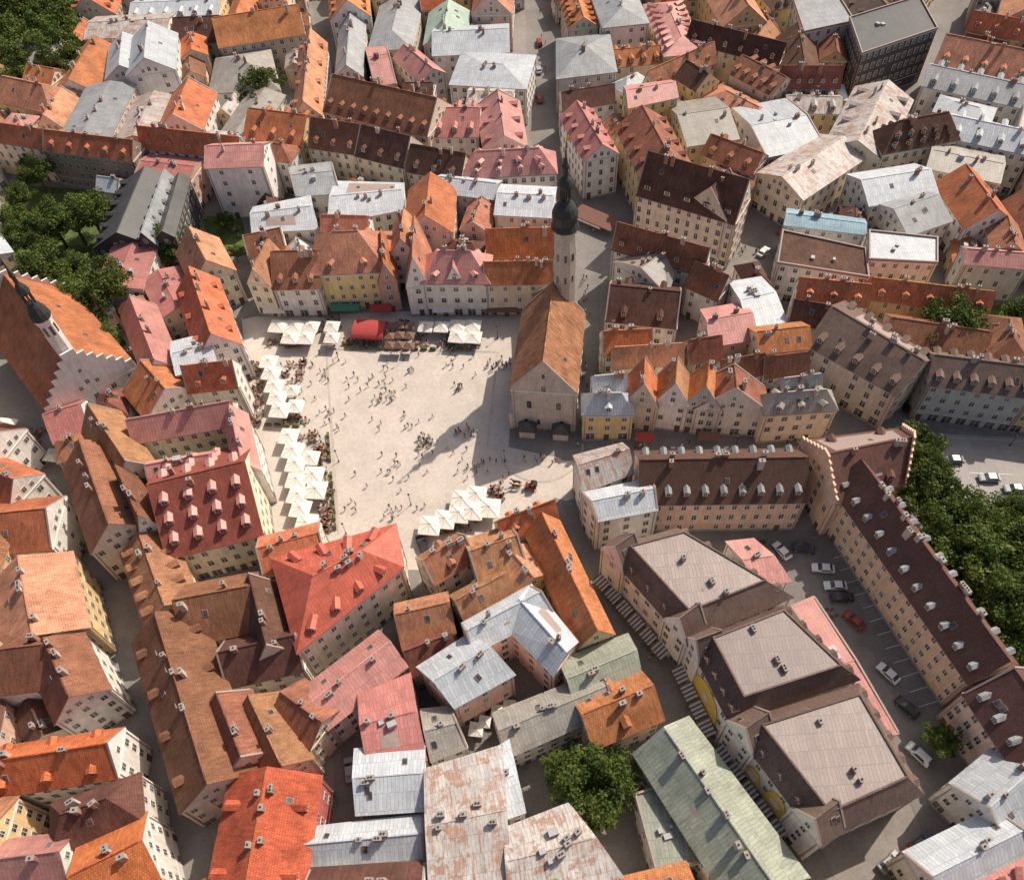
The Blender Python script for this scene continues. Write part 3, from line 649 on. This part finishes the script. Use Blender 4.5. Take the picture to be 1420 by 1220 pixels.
L2(tp,[(1.3,46.5),(1.4,46.8),(1.5,47.4),(1.1,48.4),(.55,49.0),(.5,50.4),(.75,50.7),(.8,51.1),(.4,51.8),(.2,53),(.08,56)],12,2)
L2(tp,[(.02,54.2),(.28,54.5),(.02,54.8)],8,3); mb.box((tp.x+.5,tp.y),Vector((1,0)),Vector((0,1)),.5,.03,zz(56),zz(56)+.9,3)
t_=link('tower_and_spire',mb.mesh('tower_and_spire',[WM['s'],M_glass,M_spire,M_gold]),None); adopt(t_,th)
mark([(tp.x-3,tp.y-3),(tp.x+3,tp.y-3),(tp.x+3,tp.y+3),(tp.x-3,tp.y+3)],1)
# ------------------------------------------------------------------ church on the left
ch=E(5,380,95,492,58,562,10,12,'O','w','gable',0,name='church',chim=0,step=True,dens=4)
cA=S(95,492,22); cB=S(5,380,22); cd=(cB-cA).normalized(); tp=cA+cd*2.2; mb=MB()
mb.lathe(tp,[(1.7,10),(1.7,31),(1.95,31.2),(1.95,31.8)],8,0,math.pi/8)
for i in range(8):
    an=i*math.pi/4; n=Vector((math.cos(an),math.sin(an))); mb.box(tp+n*1.57,Vector((-n.y,n.x)),n,.3,.06,27.5,30,1)
mb.lathe(tp,[(2.0,31.8),(2.2,32.2),(2.0,33.4),(1.4,35),(.9,36)],12,2)
for i in range(8):
    an=i*math.pi/4; mb.cyl3((tp.x+.9*math.cos(an),tp.y+.9*math.sin(an),35.8),(tp.x+.9*math.cos(an),tp.y+.9*math.sin(an),38.6),.13,.13,5,2)
mb.lathe(tp,[(1.2,38.5),(1.3,39),(1.0,40.2),(.45,41.2),(.4,42.4),(.6,43),(.2,44.6),(.05,50)],10,2)
t_=link('tower_and_spire',mb.mesh('tower_and_spire',[WM['w'],M_glass,M_spire]),None); adopt(t_,ch)
# ------------------------------------------------------------------ infill houses of the surrounding quarters
def fits(c,d,n,hl,hw,tol):
    tot=0;bad=0
    for i in np.arange(-hl+.4,hl,1.0):
        for j in np.arange(-hw+.4,hw,1.0):
            p=c+d*float(i)+n*float(j); x=int(p.x-GX0); y=int(p.y-GY0); tot+=1
            if not(0<=x<GW and 0<=y<GH): return False
            v=occ[y,x]
            if v>=2: return False
            if v==1: bad+=1
    return bad<=tol*tot
cells=[(x,y) for x in range(-250,251,5) for y in range(-10,360,5)]
random.shuffle(cells)
for size in ((15,7),(9.5,6),(7.5,5),(5.5,4),(4,3.2)):
    for (x,y) in cells:
        half=60+y*.62+25
        if abs(x)>half: continue
        if size[0]==15 and y<190: continue
        c=Vector((x+U(-2,2),y+U(-2,2)))
        gx=int(c.x-GX0); gy=int(c.y-GY0)
        if occ[gy,gx]: continue
        best=min(PLACED,key=lambda q:(q[0]-c).length_squared); d=best[1].normalized()
        if RR()<.4: d=Vector((-d.y,d.x))
        a=U(-.06,.06); d=Vector((d.x*math.cos(a)-d.y*math.sin(a),d.x*math.sin(a)+d.y*math.cos(a))); n=Vector((-d.y,d.x))
        hl,hw=size[0]*U(.85,1.2),size[1]*U(.9,1.1)
        if not fits(c,d,n,hl,hw,.1): continue
        far=y>205
        roof=random.choice(['S','P','W','O','U','D','B','B2','O','N2','G','D','B','O','O2','S','P2','D3'] if far else ['O','O','S','B','B','B2','D','W','D','N2','P2'])
        if far and c.x>90: roof=random.choice(['G','W','U','K','D','D3','S','B','O','O'])
        wall=random.choice('wwcccyypbo'); he=U(8.5,12.5)+(2 if size[0]==15 else 0) if size[0]>5 else U(5,9); kind='gable' if RR()<.75 else 'hip'
        rise=hw*U(.6,1.0) if roof in('O','O2','S','B','B2','D','D3') else U(1.2,3)
        dn=0
        if size[0]>7 and RR()<.65: dn=int(hl*2/U(3,5))
        build([c-d*hl-n*hw,c+d*hl-n*hw,c+d*hl+n*hw,c-d*hl+n*hw],he,rise,roof,wall,kind,dn)
# ------------------------------------------------------------------ trees
kk=NT('leaves'); tc=kk.n("TexCoord"); oi=kk.n("ObjectInfo"); c1=kk.mix(kk.mr(kk.noise(tc.outputs['Object'],1.8,2,.6),.35,.65,0,1),(.05,.085,.016),(.135,.165,.035)); c1=kk.val(c1,kk.math('ADD',kk.math('MULTIPLY',oi.outputs['Random'],.5),.9)); kk.l(c1,kk.b.inputs['Base Color'])
kk.b.inputs['Roughness'].default_value=.6
tr=kk.n("BsdfTranslucent"); kk.l(c1,tr.inputs[0]); mx=kk.n("MixShader"); mx.inputs[0].default_value=.35; kk.l(kk.b.outputs[0],mx.inputs[1]); kk.l(tr.outputs[0],mx.inputs[2]); kk.l(mx.outputs[0],kk.t.nodes['Material Output'].inputs[0]); M_leaf=kk.m
M_bark=plain('bark',(.12,.085,.06))
def crown(seed):
    rs=np.random.RandomState(seed); cl=[]
    for i in range(85):
        v=rs.normal(size=3); v/=np.linalg.norm(v); r=rs.uniform(.4,.92)*(1+.18*math.sin(3*v[0]+seed)+.14*math.sin(5*v[1]+2*seed)); 
        if v[2]<-.35: v[2]*=.4
        cl.append((v*r*np.array([1,1,.8]),rs.uniform(.15,.27)))
    V=[];F=[]
    for c,rad in cl:
        for j in range(110):
            w_=rs.normal(size=3); w_/=np.linalg.norm(w_); p=c+w_*rad*rs.uniform(.55,1.05)*np.array([1,1,.8]); n=w_+rs.normal(size=3)*.55; n/=np.linalg.norm(n); a=np.cross(n,rs.normal(size=3)); a/=np.linalg.norm(a); b=np.cross(n,a); s_=rs.uniform(.025,.046)
            i=len(V); V+= [tuple(p+a*s_),tuple(p+b*s_*.8),tuple(p-a*s_),tuple(p-b*s_*.8)]; F.append((i,i+1,i+2,i+3))
    me=bpy.data.meshes.new('crown'); me.from_pydata(V,[],F); me.materials.append(M_leaf)
    mb=MB(); mb.cyl3((0,0,-1.6),(0,0,-.3),.07,.045,8); 
    for c,rad in cl[:14]: mb.cyl3((0,0,-.6+.3*rs.rand()),tuple(c*.85),.03,.008,5)
    return me,mb.mesh('trunk',[M_bark],uv=False)
CR=[crown(s) for s in(1,5,9,13)]
def tree(px,py,r,name='deciduous_tree',zc=None):
    zc=zc or r*1.35; p=S(px,py,zc); root=empty(name,(p.x,p.y,0)); me,tk=random.choice(CR); a=U(0,6.28); sc=r
    link('crown',me,root,(0,0,zc),a,(sc*U(.92,1.08),sc*U(.92,1.08),sc*U(.85,1))); link('trunk_and_limbs',tk,root,(0,0,zc),a,(sc,sc,zc/1.6))
for t in [(45,55,10),(10,25,10),(85,75,9),(15,85,9),(75,20,9),(40,5,10),(100,40,7),(0,110,8),(338,40,6),(350,60,5),(360,118,7),(245,18,6),(270,12,5),(515,138,6.5),(530,150,4.5),(545,50,4),(985,150,5),(45,212,5.5),(50,240,5.5),(70,305,7),(122,290,7.5),(98,302,7),(30,325,6),(28,270,5),(145,395,8),(60,375,8),(92,408,7),(110,375,6),(225,330,6.5),(235,350,4.5),(140,472,5.5),(152,492,4),(55,330,6),(18,300,5),(128,440,5),
  (820,1095,7.6),(792,1072,5),(852,1078,5),(815,1065,5.5),(1268,622,6.5),(1288,670,7),(1275,645,6.5),(1302,705,5),(1325,735,8),(1352,772,8.5),(1388,800,8.5),(1405,850,8),(1345,715,6.5),(1420,760,8),(1380,835,7),(1425,890,7),(1440,840,8),(1322,452,8),(1345,470,6),(1418,440,6.5),(1298,470,5),(1400,465,5),(1310,1025,3.6),(1352,1098,3),(597,945,1.8),(655,338,2.3),(665,342,2.2),(310,305,3),(325,350,2.5),(165,155,3),(1030,120,2.5),(1405,705,4),(880,60,3.5),(700,15,3),(1150,60,3.5),(420,215,3)]: tree(*t)
# ------------------------------------------------------------------ street life
M_canv=plain('canvas',(.72,.67,.60),.9,.08); M_pole=plain('pole_metal',(.25,.25,.25),.4); M_wood=plain('terrace_wood',(.26,.16,.1)); M_redc=plain('red_canvas',(.38,.06,.055),.9,.08); M_brc=plain('brown_canvas',(.2,.1,.075)); M_grc=plain('green_canvas',(.06,.2,.13))
def umbrella_mesh(mat,h=2.9):
    mb=MB(); mb.cyl3((0,0,0),(0,0,h+.2),.05,.04,6,1); mb.box((0,0),Vector((1,0)),Vector((0,1)),.35,.35,0,.1,1)
    R=[(math.cos(math.pi/4+i*math.pi/4)*(1.414 if i%2==0 else 1.0),math.sin(math.pi/4+i*math.pi/4)*(1.414 if i%2==0 else 1.0)) for i in range(8)]
    for i in range(8):
        j=(i+1)%8; a=(R[i][0]*2.1,R[i][1]*2.1,h-.25); b=(R[j][0]*2.1,R[j][1]*2.1,h-.25); c=(R[i][0]*1.0,R[i][1]*1.0,h+.1); d=(R[j][0]*1.0,R[j][1]*1.0,h+.1); mb.poly([a,b,d,c]); mb.poly([c,d,(0,0,h+.5)]); mb.poly([(a[0],a[1],h-.47),(b[0],b[1],h-.47),b,a])
        mb.cyl3((0,0,h-.3),(a[0]*.9,a[1]*.9,h-.3),.02,.02,4,1)
        mb.cyl3((0,0,h+.53),(a[0],a[1],h-.22),.03,.03,4,2)
    mb.lathe((0,0),[(.08,h+.48),(.03,h+.65)],6,1)
    return mb.mesh('patio_umbrella',[mat,M_pole,M_unit])
UMB=umbrella_mesh(M_canv); UMBr=umbrella_mesh(M_brc)
def table_mesh():
    mb=MB()
    mb.lathe((0,0),[(.42,.72),(.45,.73),(.45,.76)],12,0); mb.cyl3((0,0,0),(0,0,.72),.04,.04,6,1); mb.lathe((0,0),[(.25,0),(.22,.04)],8,1)
    for k in range(4):
        a=k*math.pi/2+.3; d=Vector((math.cos(a),math.sin(a))); n=Vector((-d.y,d.x)); c=d*.8
        mb.box(c,d,n,.22,.22,.43,.47,2,bottom=True); mb.box(c+d*.21,d,n,.02,.21,.47,.9,2)
        for s_ in(-1,1):
            for t in(-1,1): q=c+d*.19*s_+n*.19*t; mb.box(q,d,n,.018,.018,0,.43,1)
    return mb.mesh('cafe_table',[M_wood,M_pole,M_brc])
TAB=table_mesh()
SR=math.atan2(dv.y,dv.x)-math.pi/2
def umb(px,py,s=1.0,me=None):
    p=S(px,py,2.9); link('patio_umbrella',me or UMB,None,(p.x,p.y,.06),SR+U(-.04,.04),(s,s,U(.92,1.06)))
def tables(x0,y0,x1,y1,n):
    for i in range(n): p=S(U(x0,x1),U(y0,y1)); link('cafe_table_with_chairs',TAB,None,(p.x,p.y,.07),U(0,1.5))
for u in [(385,452,1),(408,452,1),(431,452,.9),(402,468,.95),(424,468,.95),(460,452,.85),(460,468,.85),(590,452,.85),(612,452,.85),(634,450,.9),(656,450,.9),(634,466,.95),(656,466,.95),
 (372,500,.95),(376,517,1),(380,534,1),(384,551,1),(405,540,.75),(388,568,1.05),(409,562,.9),(400,604,1),(406,624,1.05),(410,643,1),(430,634,.9),(411,664,1.05),(434,658,1.05),(438,679,1.05),(413,685,1.05),(416,704,1),(424,724,1.05),(428,746,1.0),
 (596,728,1.05),(616,719,1.05),(636,711,1.05),(640,691,1),(660,685,1),(655,708,1.05),(678,704,1.1)]: umb(*u)
for u in [(62,702,1.1),(72,722,1),(88,715,1),(72,630,.8),(5,590,1.1),(12,606,.9),(660,1010,.6),(690,985,.55),(706,978,.55),(672,1000,.5)]: umb(*u)
for x in range(540,580,14):
    for y in (450,464,478): umb(x,y,.55,UMBr)
for b in [(436,598,452,660,22),(446,680,460,738,22),(345,505,362,590,26),(540,445,585,482,12),(585,470,665,482,16),(680,675,696,705,14),(375,475,430,482,10),(480,474,535,482,10),(418,600,436,612,5),(606,735,650,738,6),(655,1000,700,1020,6),(1130,850,1160,920,14),(20,600,60,640,14),(390,580,425,588,8),(445,440,475,480,5),(395,495,425,535,10)]: tables(*b)
def awning(x0,y0,x1,y1,m,dep=1.6):
    A=S(x0,y0);B=S(x1,y1); d=(B-A).normalized(); n=Vector((d.y,-d.x)); mb=MB(); a1=A+n*dep; b1=B+n*dep
    mb.poly([(*a1,2.5),(*b1,2.5),(*B,3.3),(*A,3.3)]); mb.poly([(*a1,2.2),(*b1,2.2),(*b1,2.5),(*a1,2.5)]); mb.poly([(*a1,2.5),(*A,3.3),(*A,2.5)]); mb.poly([(*b1,2.5),(*B,2.5),(*B,3.3)])
    for p in(a1,b1): mb.cyl3((p.x,p.y,0),(p.x,p.y,2.4),.03,.03,5,1)
    c=(A+B)/2; link('shop_awning',mb.mesh('shop_awning',[m,M_pole],(c.x,c.y,0)),None,(c.x,c.y,0))
for q_ in [(462,434,502,434,M_grc),(516,435,546,435,M_redc),(602,436,632,436,M_canv),(676,436,718,436,M_brc),(806,296,858,318,M_brc,4.5),(370,437,400,437,M_canv),(880,612,905,612,M_redc),(965,611,995,611,M_brc)]: awning(*q_)
mb=MB()
for (x0,y0,x1,y1) in [(455,600,466,740),(366,590,428,592),(585,744,690,716),(484,484,666,486)]:
    A=S(x0,y0);B=S(x1,y1); L=(B-A).length; d=(B-A).normalized(); n=Vector((-d.y,d.x))
    for i in range(int(L/2.2)): 
        if RR()<.75: mb.box(A+d*(i*2.2+1),d,n,.8,.2,.05,.55,0); mb.box(A+d*(i*2.2+1),d,n,.75,.3,.55,.95,1,taper=.7,bottom=True)
link('planter_boxes',mb.mesh('planter_boxes',[M_wood,G_grass]))
c=S(512,456,3); mb=MB(); ax=Vector((math.cos(SR),math.sin(SR))); ay=Vector((-ax.y,ax.x)); hl=3.9
for i in range(5):
    for s_ in(-1,1): p=c+ax*(hl*(i/2-1))+ay*2.9*s_; mb.cyl3((p.x,p.y,0),(p.x,p.y,2.6),.05,.05,5,1)
prof=[(math.cos(t)*3.1,2.6+math.sin(t)*1.5) for t in np.linspace(0,math.pi,11)]
for (u1,z1),(u2,z2) in zip(prof,prof[1:]):
    A=c+ax*hl+ay*u1;B=c-ax*hl+ay*u1;C=c-ax*hl+ay*u2;D=c+ax*hl+ay*u2; mb.poly([(A.x,A.y,z1),(D.x,D.y,z2),(C.x,C.y,z2),(B.x,B.y,z1)],0)
for s_ in(-1,1): mb.poly([(*(c+ax*hl*s_*.99+ay*u),z) for u,z in prof],0)
link('red_marquee',mb.mesh('red_marquee',[M_redc,M_pole],(c.x,c.y,0)),None,(c.x,c.y,0))
# people
M_skin=plain('skin',(.5,.3,.22)); M_hair=ramprand('hair',[(.03,.02,.015),(.12,.06,.03),(.3,.2,.1)])
M_shirt=ramprand('shirt_cloth',[(.05,.05,.06),(.6,.6,.58),(.1,.14,.3),(.4,.06,.06),(.08,.08,.09),(.3,.3,.32),(.06,.16,.22),(.65,.5,.2),(.04,.04,.05),(.5,.3,.3)]); M_trou=ramprand('trouser_cloth',[(.03,.035,.06),(.08,.1,.18),(.03,.03,.03),(.3,.26,.2),(.05,.05,.06),(.1,.1,.1)])
M_eye=plain('eye',(.02,.02,.02))
def skinned(verts,edges,rad,sub=1,name='m'):
    me=bpy.data.meshes.new(name); me.from_pydata(verts,edges,[]); o=bpy.data.objects.new(name,me); scene.collection.objects.link(o)
    md=o.modifiers.new('s','SKIN'); 
    for i,r in enumerate(rad): me.skin_vertices[0].data[i].radius=(r,r) if not isinstance(r,tuple) else r
    me.skin_vertices[0].data[0].use_root=True
    m2=o.modifiers.new('u','SUBSURF'); m2.levels=sub; m2.render_levels=sub
    dg=bpy.context.evaluated_depsgraph_get(); out=bpy.data.meshes.new_from_object(o.evaluated_get(dg)); bpy.data.objects.remove(o); return out
def person_mesh(stride,swing):
    V=[(0,0,.95)];Ed=[];Rd=[(.15,.11)]
    def add(p,par,r): V.append(p);Rd.append(r);Ed.append((par,len(V)-1));return len(V)-1
    ch_=add((0,0,1.15),0,(.13,.10)); ch2=add((0,0,1.36),ch_,(.17,.10)); nk=add((0,0,1.47),ch2,.055); jw=add((0,.015,1.545),nk,.07); sk=add((0,.0,1.63),jw,.092)
    for s_ in(-1,1):
        st=stride*s_; hp=add((.09*s_,0,.88),0,.09); kn=add((.1*s_,st*.5+.03,.5),hp,.062); an=add((.1*s_,st-.04*(s_*stride<0),.1),kn,.04); add((.11*s_,st+.15,.045),an,.035)
        sh=add((.19*s_,0,1.38),ch2,.055); sw=-swing*s_; el=add((.24*s_,sw*.4-.02,1.12),sh,.042); wr=add((.25*s_,sw+.05,.87),el,.028); pm=add((.25*s_,sw+.08,.8),wr,(.02,.034))
        for k,(dy,ln) in enumerate(((-.028,.062),(-.01,.072),(.01,.07),(.028,.055))): a=add((.25*s_,sw+.08+dy,.755),pm,.009); add((.24*s_,sw+.085+dy*1.1,.755-ln),a,.008)
        a=add((.235*s_,sw+.125,.785),pm,.01); add((.225*s_,sw+.14,.745),a,.009)
    me=skinned(V,Ed,Rd,1,'person')
    for m in(M_skin,M_shirt,M_trou,M_hair,M_eye,M_door): me.materials.append(m)
    bm=bmesh.new(); bm.from_mesh(me)
    for f in bm.faces:
        c=f.calc_center_median()
        if c.z>1.47: f.material_index=3 if (c.z>1.655 or (c.y<-.01 and c.z>1.54)) else 0
        elif c.z<.08: f.material_index=5
        elif abs(c.x)>.19 and c.z<1.15: f.material_index=0
        elif c.z>.93: f.material_index=1
        else: f.material_index=2
        f.smooth=True
    for x in(-.032,.032):
        r=bmesh.ops.create_icosphere(bm,subdivisions=1,radius=.013,matrix=Matrix.Translation((x,.083,1.615)))
        for v in r['verts']:
            for f in v.link_faces: f.material_index=4
    r=bmesh.ops.create_cone(bm,segments=5,radius1=.018,radius2=.004,depth=.035,matrix=Matrix.Translation((0,.1,1.585))@Matrix.Rotation(-.9,4,'X'))
    for v in r['verts']:
        for f in v.link_faces: f.material_index=0
    bm.to_mesh(me); bm.free(); return me
PM=[person_mesh(.22,.16),person_mesh(.04,.02),person_mesh(-.25,-.18),person_mesh(.12,.08)]
def person(px,py,z=.05):
    p=S(px,py); x=int(p.x-GX0); y=int(p.y-GY0)
    if occ[y,x]==1: return
    s_=U(.92,1.05); link('person',random.choice(PM),None,(p.x,p.y,z),U(0,6.28),(s_,s_,s_))
for cx,cy,sx,sy,n in [(590,615,10,8,26),(690,508,12,6,22),(640,540,8,5,9),(640,602,12,5,12),(655,598,6,5,6),(540,553,10,4,9),(572,515,5,3,4),(575,605,25,25,14),(520,560,40,30,16),(560,660,50,35,18),(500,520,50,20,15),(470,570,20,25,10),(620,500,40,18,14),(650,640,30,25,14),(540,718,20,10,8),(490,700,12,8,4),(690,650,20,15,10),(750,640,25,8,10),(812,400,5,40,16),(812,540,4,40,10),(25,620,18,18,30),(60,680,12,15,16),(120,760,12,25,8),(150,825,8,12,4),(900,620,60,4,12),(1100,612,40,4,8),(750,60,4,50,10),(780,240,6,20,8),(560,468,22,8,16),(625,478,22,4,10),(405,478,20,3,8),(440,520,14,30,12),(440,610,10,20,10),(455,690,6,25,10),(355,540,8,30,18),(690,690,8,10,8),(1040,350,25,6,8),(900,900,12,20,6),(310,318,20,8,14),(830,320,15,6,8),(395,515,15,15,10)]:
    for i in range(n): person(random.gauss(cx,sx*.7),random.gauss(cy,sy*.7))
# cars
def car_mesh(van=False):
    mb=bmesh.new()
    prof=[(-2.15,.35),(-2.2,.75),(-2.1,.95),(-1.75,1.0),(-1.15,1.42),(.35,1.45),(1.05,1.0),(1.9,.88),(2.15,.7),(2.15,.35)]
    if van: prof=[(-2.2,.35),(-2.25,.8),(-2.2,1.1),(-2.0,1.7),(-1.8,1.8),(.7,1.78),(1.35,1.15),(2.05,1.0),(2.25,.75),(2.2,.35)]
    rings=[]
    for y,t in((-.86,.0),(-.8,1),(.8,1),(.86,.0)):
        ring=[]
        for x,z in prof:
            ins=0.0 if z<1.0 else .14*(z-1.0)/.45
            yy=math.copysign(max(.3,abs(y)-ins),y); zz_=z if t else (z-.05 if z>.5 else z+.05); ring.append(mb.verts.new((x*(1 if t else .97),yy,zz_)))
        rings.append(ring)
    n=len(prof)
    for a,b in zip(rings,rings[1:]):
        for i in range(n):
            j=(i+1)%n; mb.faces.new([a[i],a[j],b[j],b[i]])
    mb.faces.new(rings[0][::-1]); mb.faces.new(rings[-1]); mb.normal_update()
    for f in mb.faces: f.material_index=0
    mid=[f for f in mb.faces if len(f.verts)==4 and abs(sum(v.co.y for v in f.verts))<.01]
    for f in mid:
        c=f.calc_center_median()
        if c.z>1.05 and .2<abs(f.normal.z)<.93: f.material_index=1
    bmesh.ops.recalc_face_normals(mb,faces=mb.faces)
    def add(vs,mi): 
        f=mb.faces.new([mb.verts.new(v) for v in vs]); f.material_index=mi
    zt=1.36 if not van else 1.65
    for s_ in(-1,1):
        y1=.875*s_; y2=.80*s_ if not van else .74*s_
        add([(-1.5,y1,1.0),(.85,y1,1.0),(.25,y2,zt),(-1.1,y2,zt)][::s_],1)
        for x in(-1.3,1.35):
            r=bmesh.ops.create_cone(mb,cap_ends=True,segments=14,radius1=.33,radius2=.33,depth=.22,matrix=Matrix.Translation((x,.79*s_,.33))@Matrix.Rotation(math.pi/2,4,'X'))
            for v in r['verts']:
                for f in v.link_faces: f.material_index=2
            r=bmesh.ops.create_cone(mb,cap_ends=True,segments=10,radius1=.19,radius2=.19,depth=.24,matrix=Matrix.Translation((x,.79*s_,.33))@Matrix.Rotation(math.pi/2,4,'X'))
            for v in r['verts']:
                for f in v.link_faces: f.material_index=3
        add([(2.165,.45*s_,.62),(2.165,.78*s_,.62),(2.165,.78*s_,.76),(2.165,.45*s_,.76)],3); add([(-2.21,.5*s_,.65),(-2.21,.8*s_,.65),(-2.21,.8*s_,.82),(-2.21,.5*s_,.82)],4)
    me=bpy.data.meshes.new('car'); mb.to_mesh(me); mb.free(); return me
PAINT=ramprand('car_paint',[(.65,.65,.65),(.03,.03,.035),(.35,.36,.38),(.7,.7,.7),(.05,.05,.08),(.03,.03,.03),(.3,.04,.04),(.12,.14,.2)],.3)
M_tyre=plain('tyre',(.02,.02,.02)); M_hub=plain('alloy',(.5,.5,.5),.3); M_tail=plain('tail_light',(.4,.02,.02),.3)
CM=[car_mesh(),car_mesh(True)]
for m in CM:
    for q in(PAINT,M_glass,M_tyre,M_hub,M_tail): m.materials.append(q)
def car(px,py,ang,v=0):
    p=S(px,py); link('parked_car',CM[v],None,(p.x,p.y,.1),math.radians(ang))
for c_ in [(1047,768,115),(1062,764,115),(1083,766,120),(1113,762,160),(1140,790,170),(1157,814,175),(1166,830,175),(1183,862,125),(1230,935,125),(1256,982,125),(1272,1047,125,1),(486,1068,100),(586,756,110),(1232,1196,30),(1256,1184,30),(1275,1170,30),(748,62,92,1),(747,100,92),(748,140,92),(1058,352,45),(1085,322,50),(1150,252,45),(1215,170,65),(1240,120,65),(1370,665,175),(1320,640,175),(1405,680,175),(1265,570,170)]: car(*c_)
# horse and carriage
M_horse=plain('horse_coat',(.09,.045,.025))
def horse():
    V=[(0,0,1.25)];Ed=[];Rd=[(.27,.3)]
    def add(p,par,r): V.append(p);Rd.append(r);Ed.append((par,len(V)-1));return len(V)-1
    fr=add((.55,0,1.28),0,(.24,.3)); bk=add((-.6,0,1.3),0,(.27,.28)); n1=add((.85,0,1.55),fr,(.13,.2)); n2=add((1.1,0,1.95),n1,(.09,.13)); hd=add((1.25,0,2.05),n2,.11); mz=add((1.6,0,1.78),hd,.065)
    for s_ in(-1,1):
        a=add((.62,.17*s_,1.0),fr,.11); b=add((.64+.08*s_,.17*s_,.58),a,.055); c=add((.62+.12*s_,.17*s_,.14),b,.036); add((.68+.12*s_,.17*s_,.05),c,.055)
        a=add((-.62,.18*s_,1.02),bk,.15); b=add((-.5,.18*s_,.8),a,.09); c=add((-.78+.05*s_,.18*s_,.52),b,.05); d=add((-.72+.08*s_,.18*s_,.14),c,.036); add((-.66+.08*s_,.18*s_,.05),d,.055)
        add((1.18,.06*s_,2.22),hd,.025)
    t=add((-.92,0,1.35),bk,.06); t=add((-1.05,0,1.05),t,.07); add((-1.05,0,.6),t,.03)
    me=skinned(V,Ed,Rd,1,'horse'); me.materials.append(M_horse)
    for p in me.polygons: p.use_smooth=True
    return me
p=S(728,676); hr=empty('horse_drawn_carriage',(p.x,p.y,.03)); hr.rotation_euler=(0,0,math.radians(168)); hm=horse()
link('horse',hm,hr,(1.8,.5,0)); link('horse',hm,hr,(1.8,-.5,0))
mb=MB(); X=Vector((1,0));Y=Vector((0,1)); mb.box((-1.4,0),X,Y,1.1,.6,.65,1.05,0,bottom=True); mb.box((-2.3,0),X,Y,.12,.6,1.05,1.7,0); mb.box((-1.2,0),X,Y,.25,.55,1.05,1.3,1); mb.box((-.4,0),X,Y,.2,.5,1.05,1.6,0); mb.box((.3,.0),X,Y,1.2,.03,.8,.86,0,bottom=True)
pr=[(-1.9+math.cos(t)*.75,1.65+math.sin(t)*.75) for t in np.linspace(.5,3.1,8)]
for (a,b),(c,d) in zip(pr,pr[1:]): mb.poly([(a,-.62,b),(a,.62,b),(c,.62,d),(c,-.62,d)],1)
for x,r in((-2.1,.55),(-.4,.42)):
    for y in(-.72,.72):
        P=[(x+math.cos(i*math.pi/7)*r,y,r+math.sin(i*math.pi/7)*r) for i in range(14)]
        for i in range(14): mb.cyl3(P[i],P[(i+1)%14],.035,.035,5,1)
        for i in range(0,14,2): mb.cyl3((x,y,r),P[i],.02,.02,4,0)
link('carriage',mb.mesh('carriage',[plain('carriage_paint',(.25,.04,.03)),M_dark]),hr)
# lamps around the square
mb=MB(); mb.lathe((0,0),[(.16,0),(.13,.6),(.06,.7),(.05,3.6)],8,0); mb.lathe((0,0),[(.08,3.6),(.2,4.1),(.22,4.15)],6,1); mb.lathe((0,0),[(.26,4.15),(.05,4.45)],6,0); LM=mb.mesh('street_lamp',[M_dark,M_frame])
for x,y in [(470,500),(470,640),(480,740),(690,470),(700,640),(560,500),(570,700),(880,622),(1020,618),(1140,612),(1290,618),(1400,618)]:
    p=S(x,y); link('street_lamp',LM,None,(p.x,p.y,0))
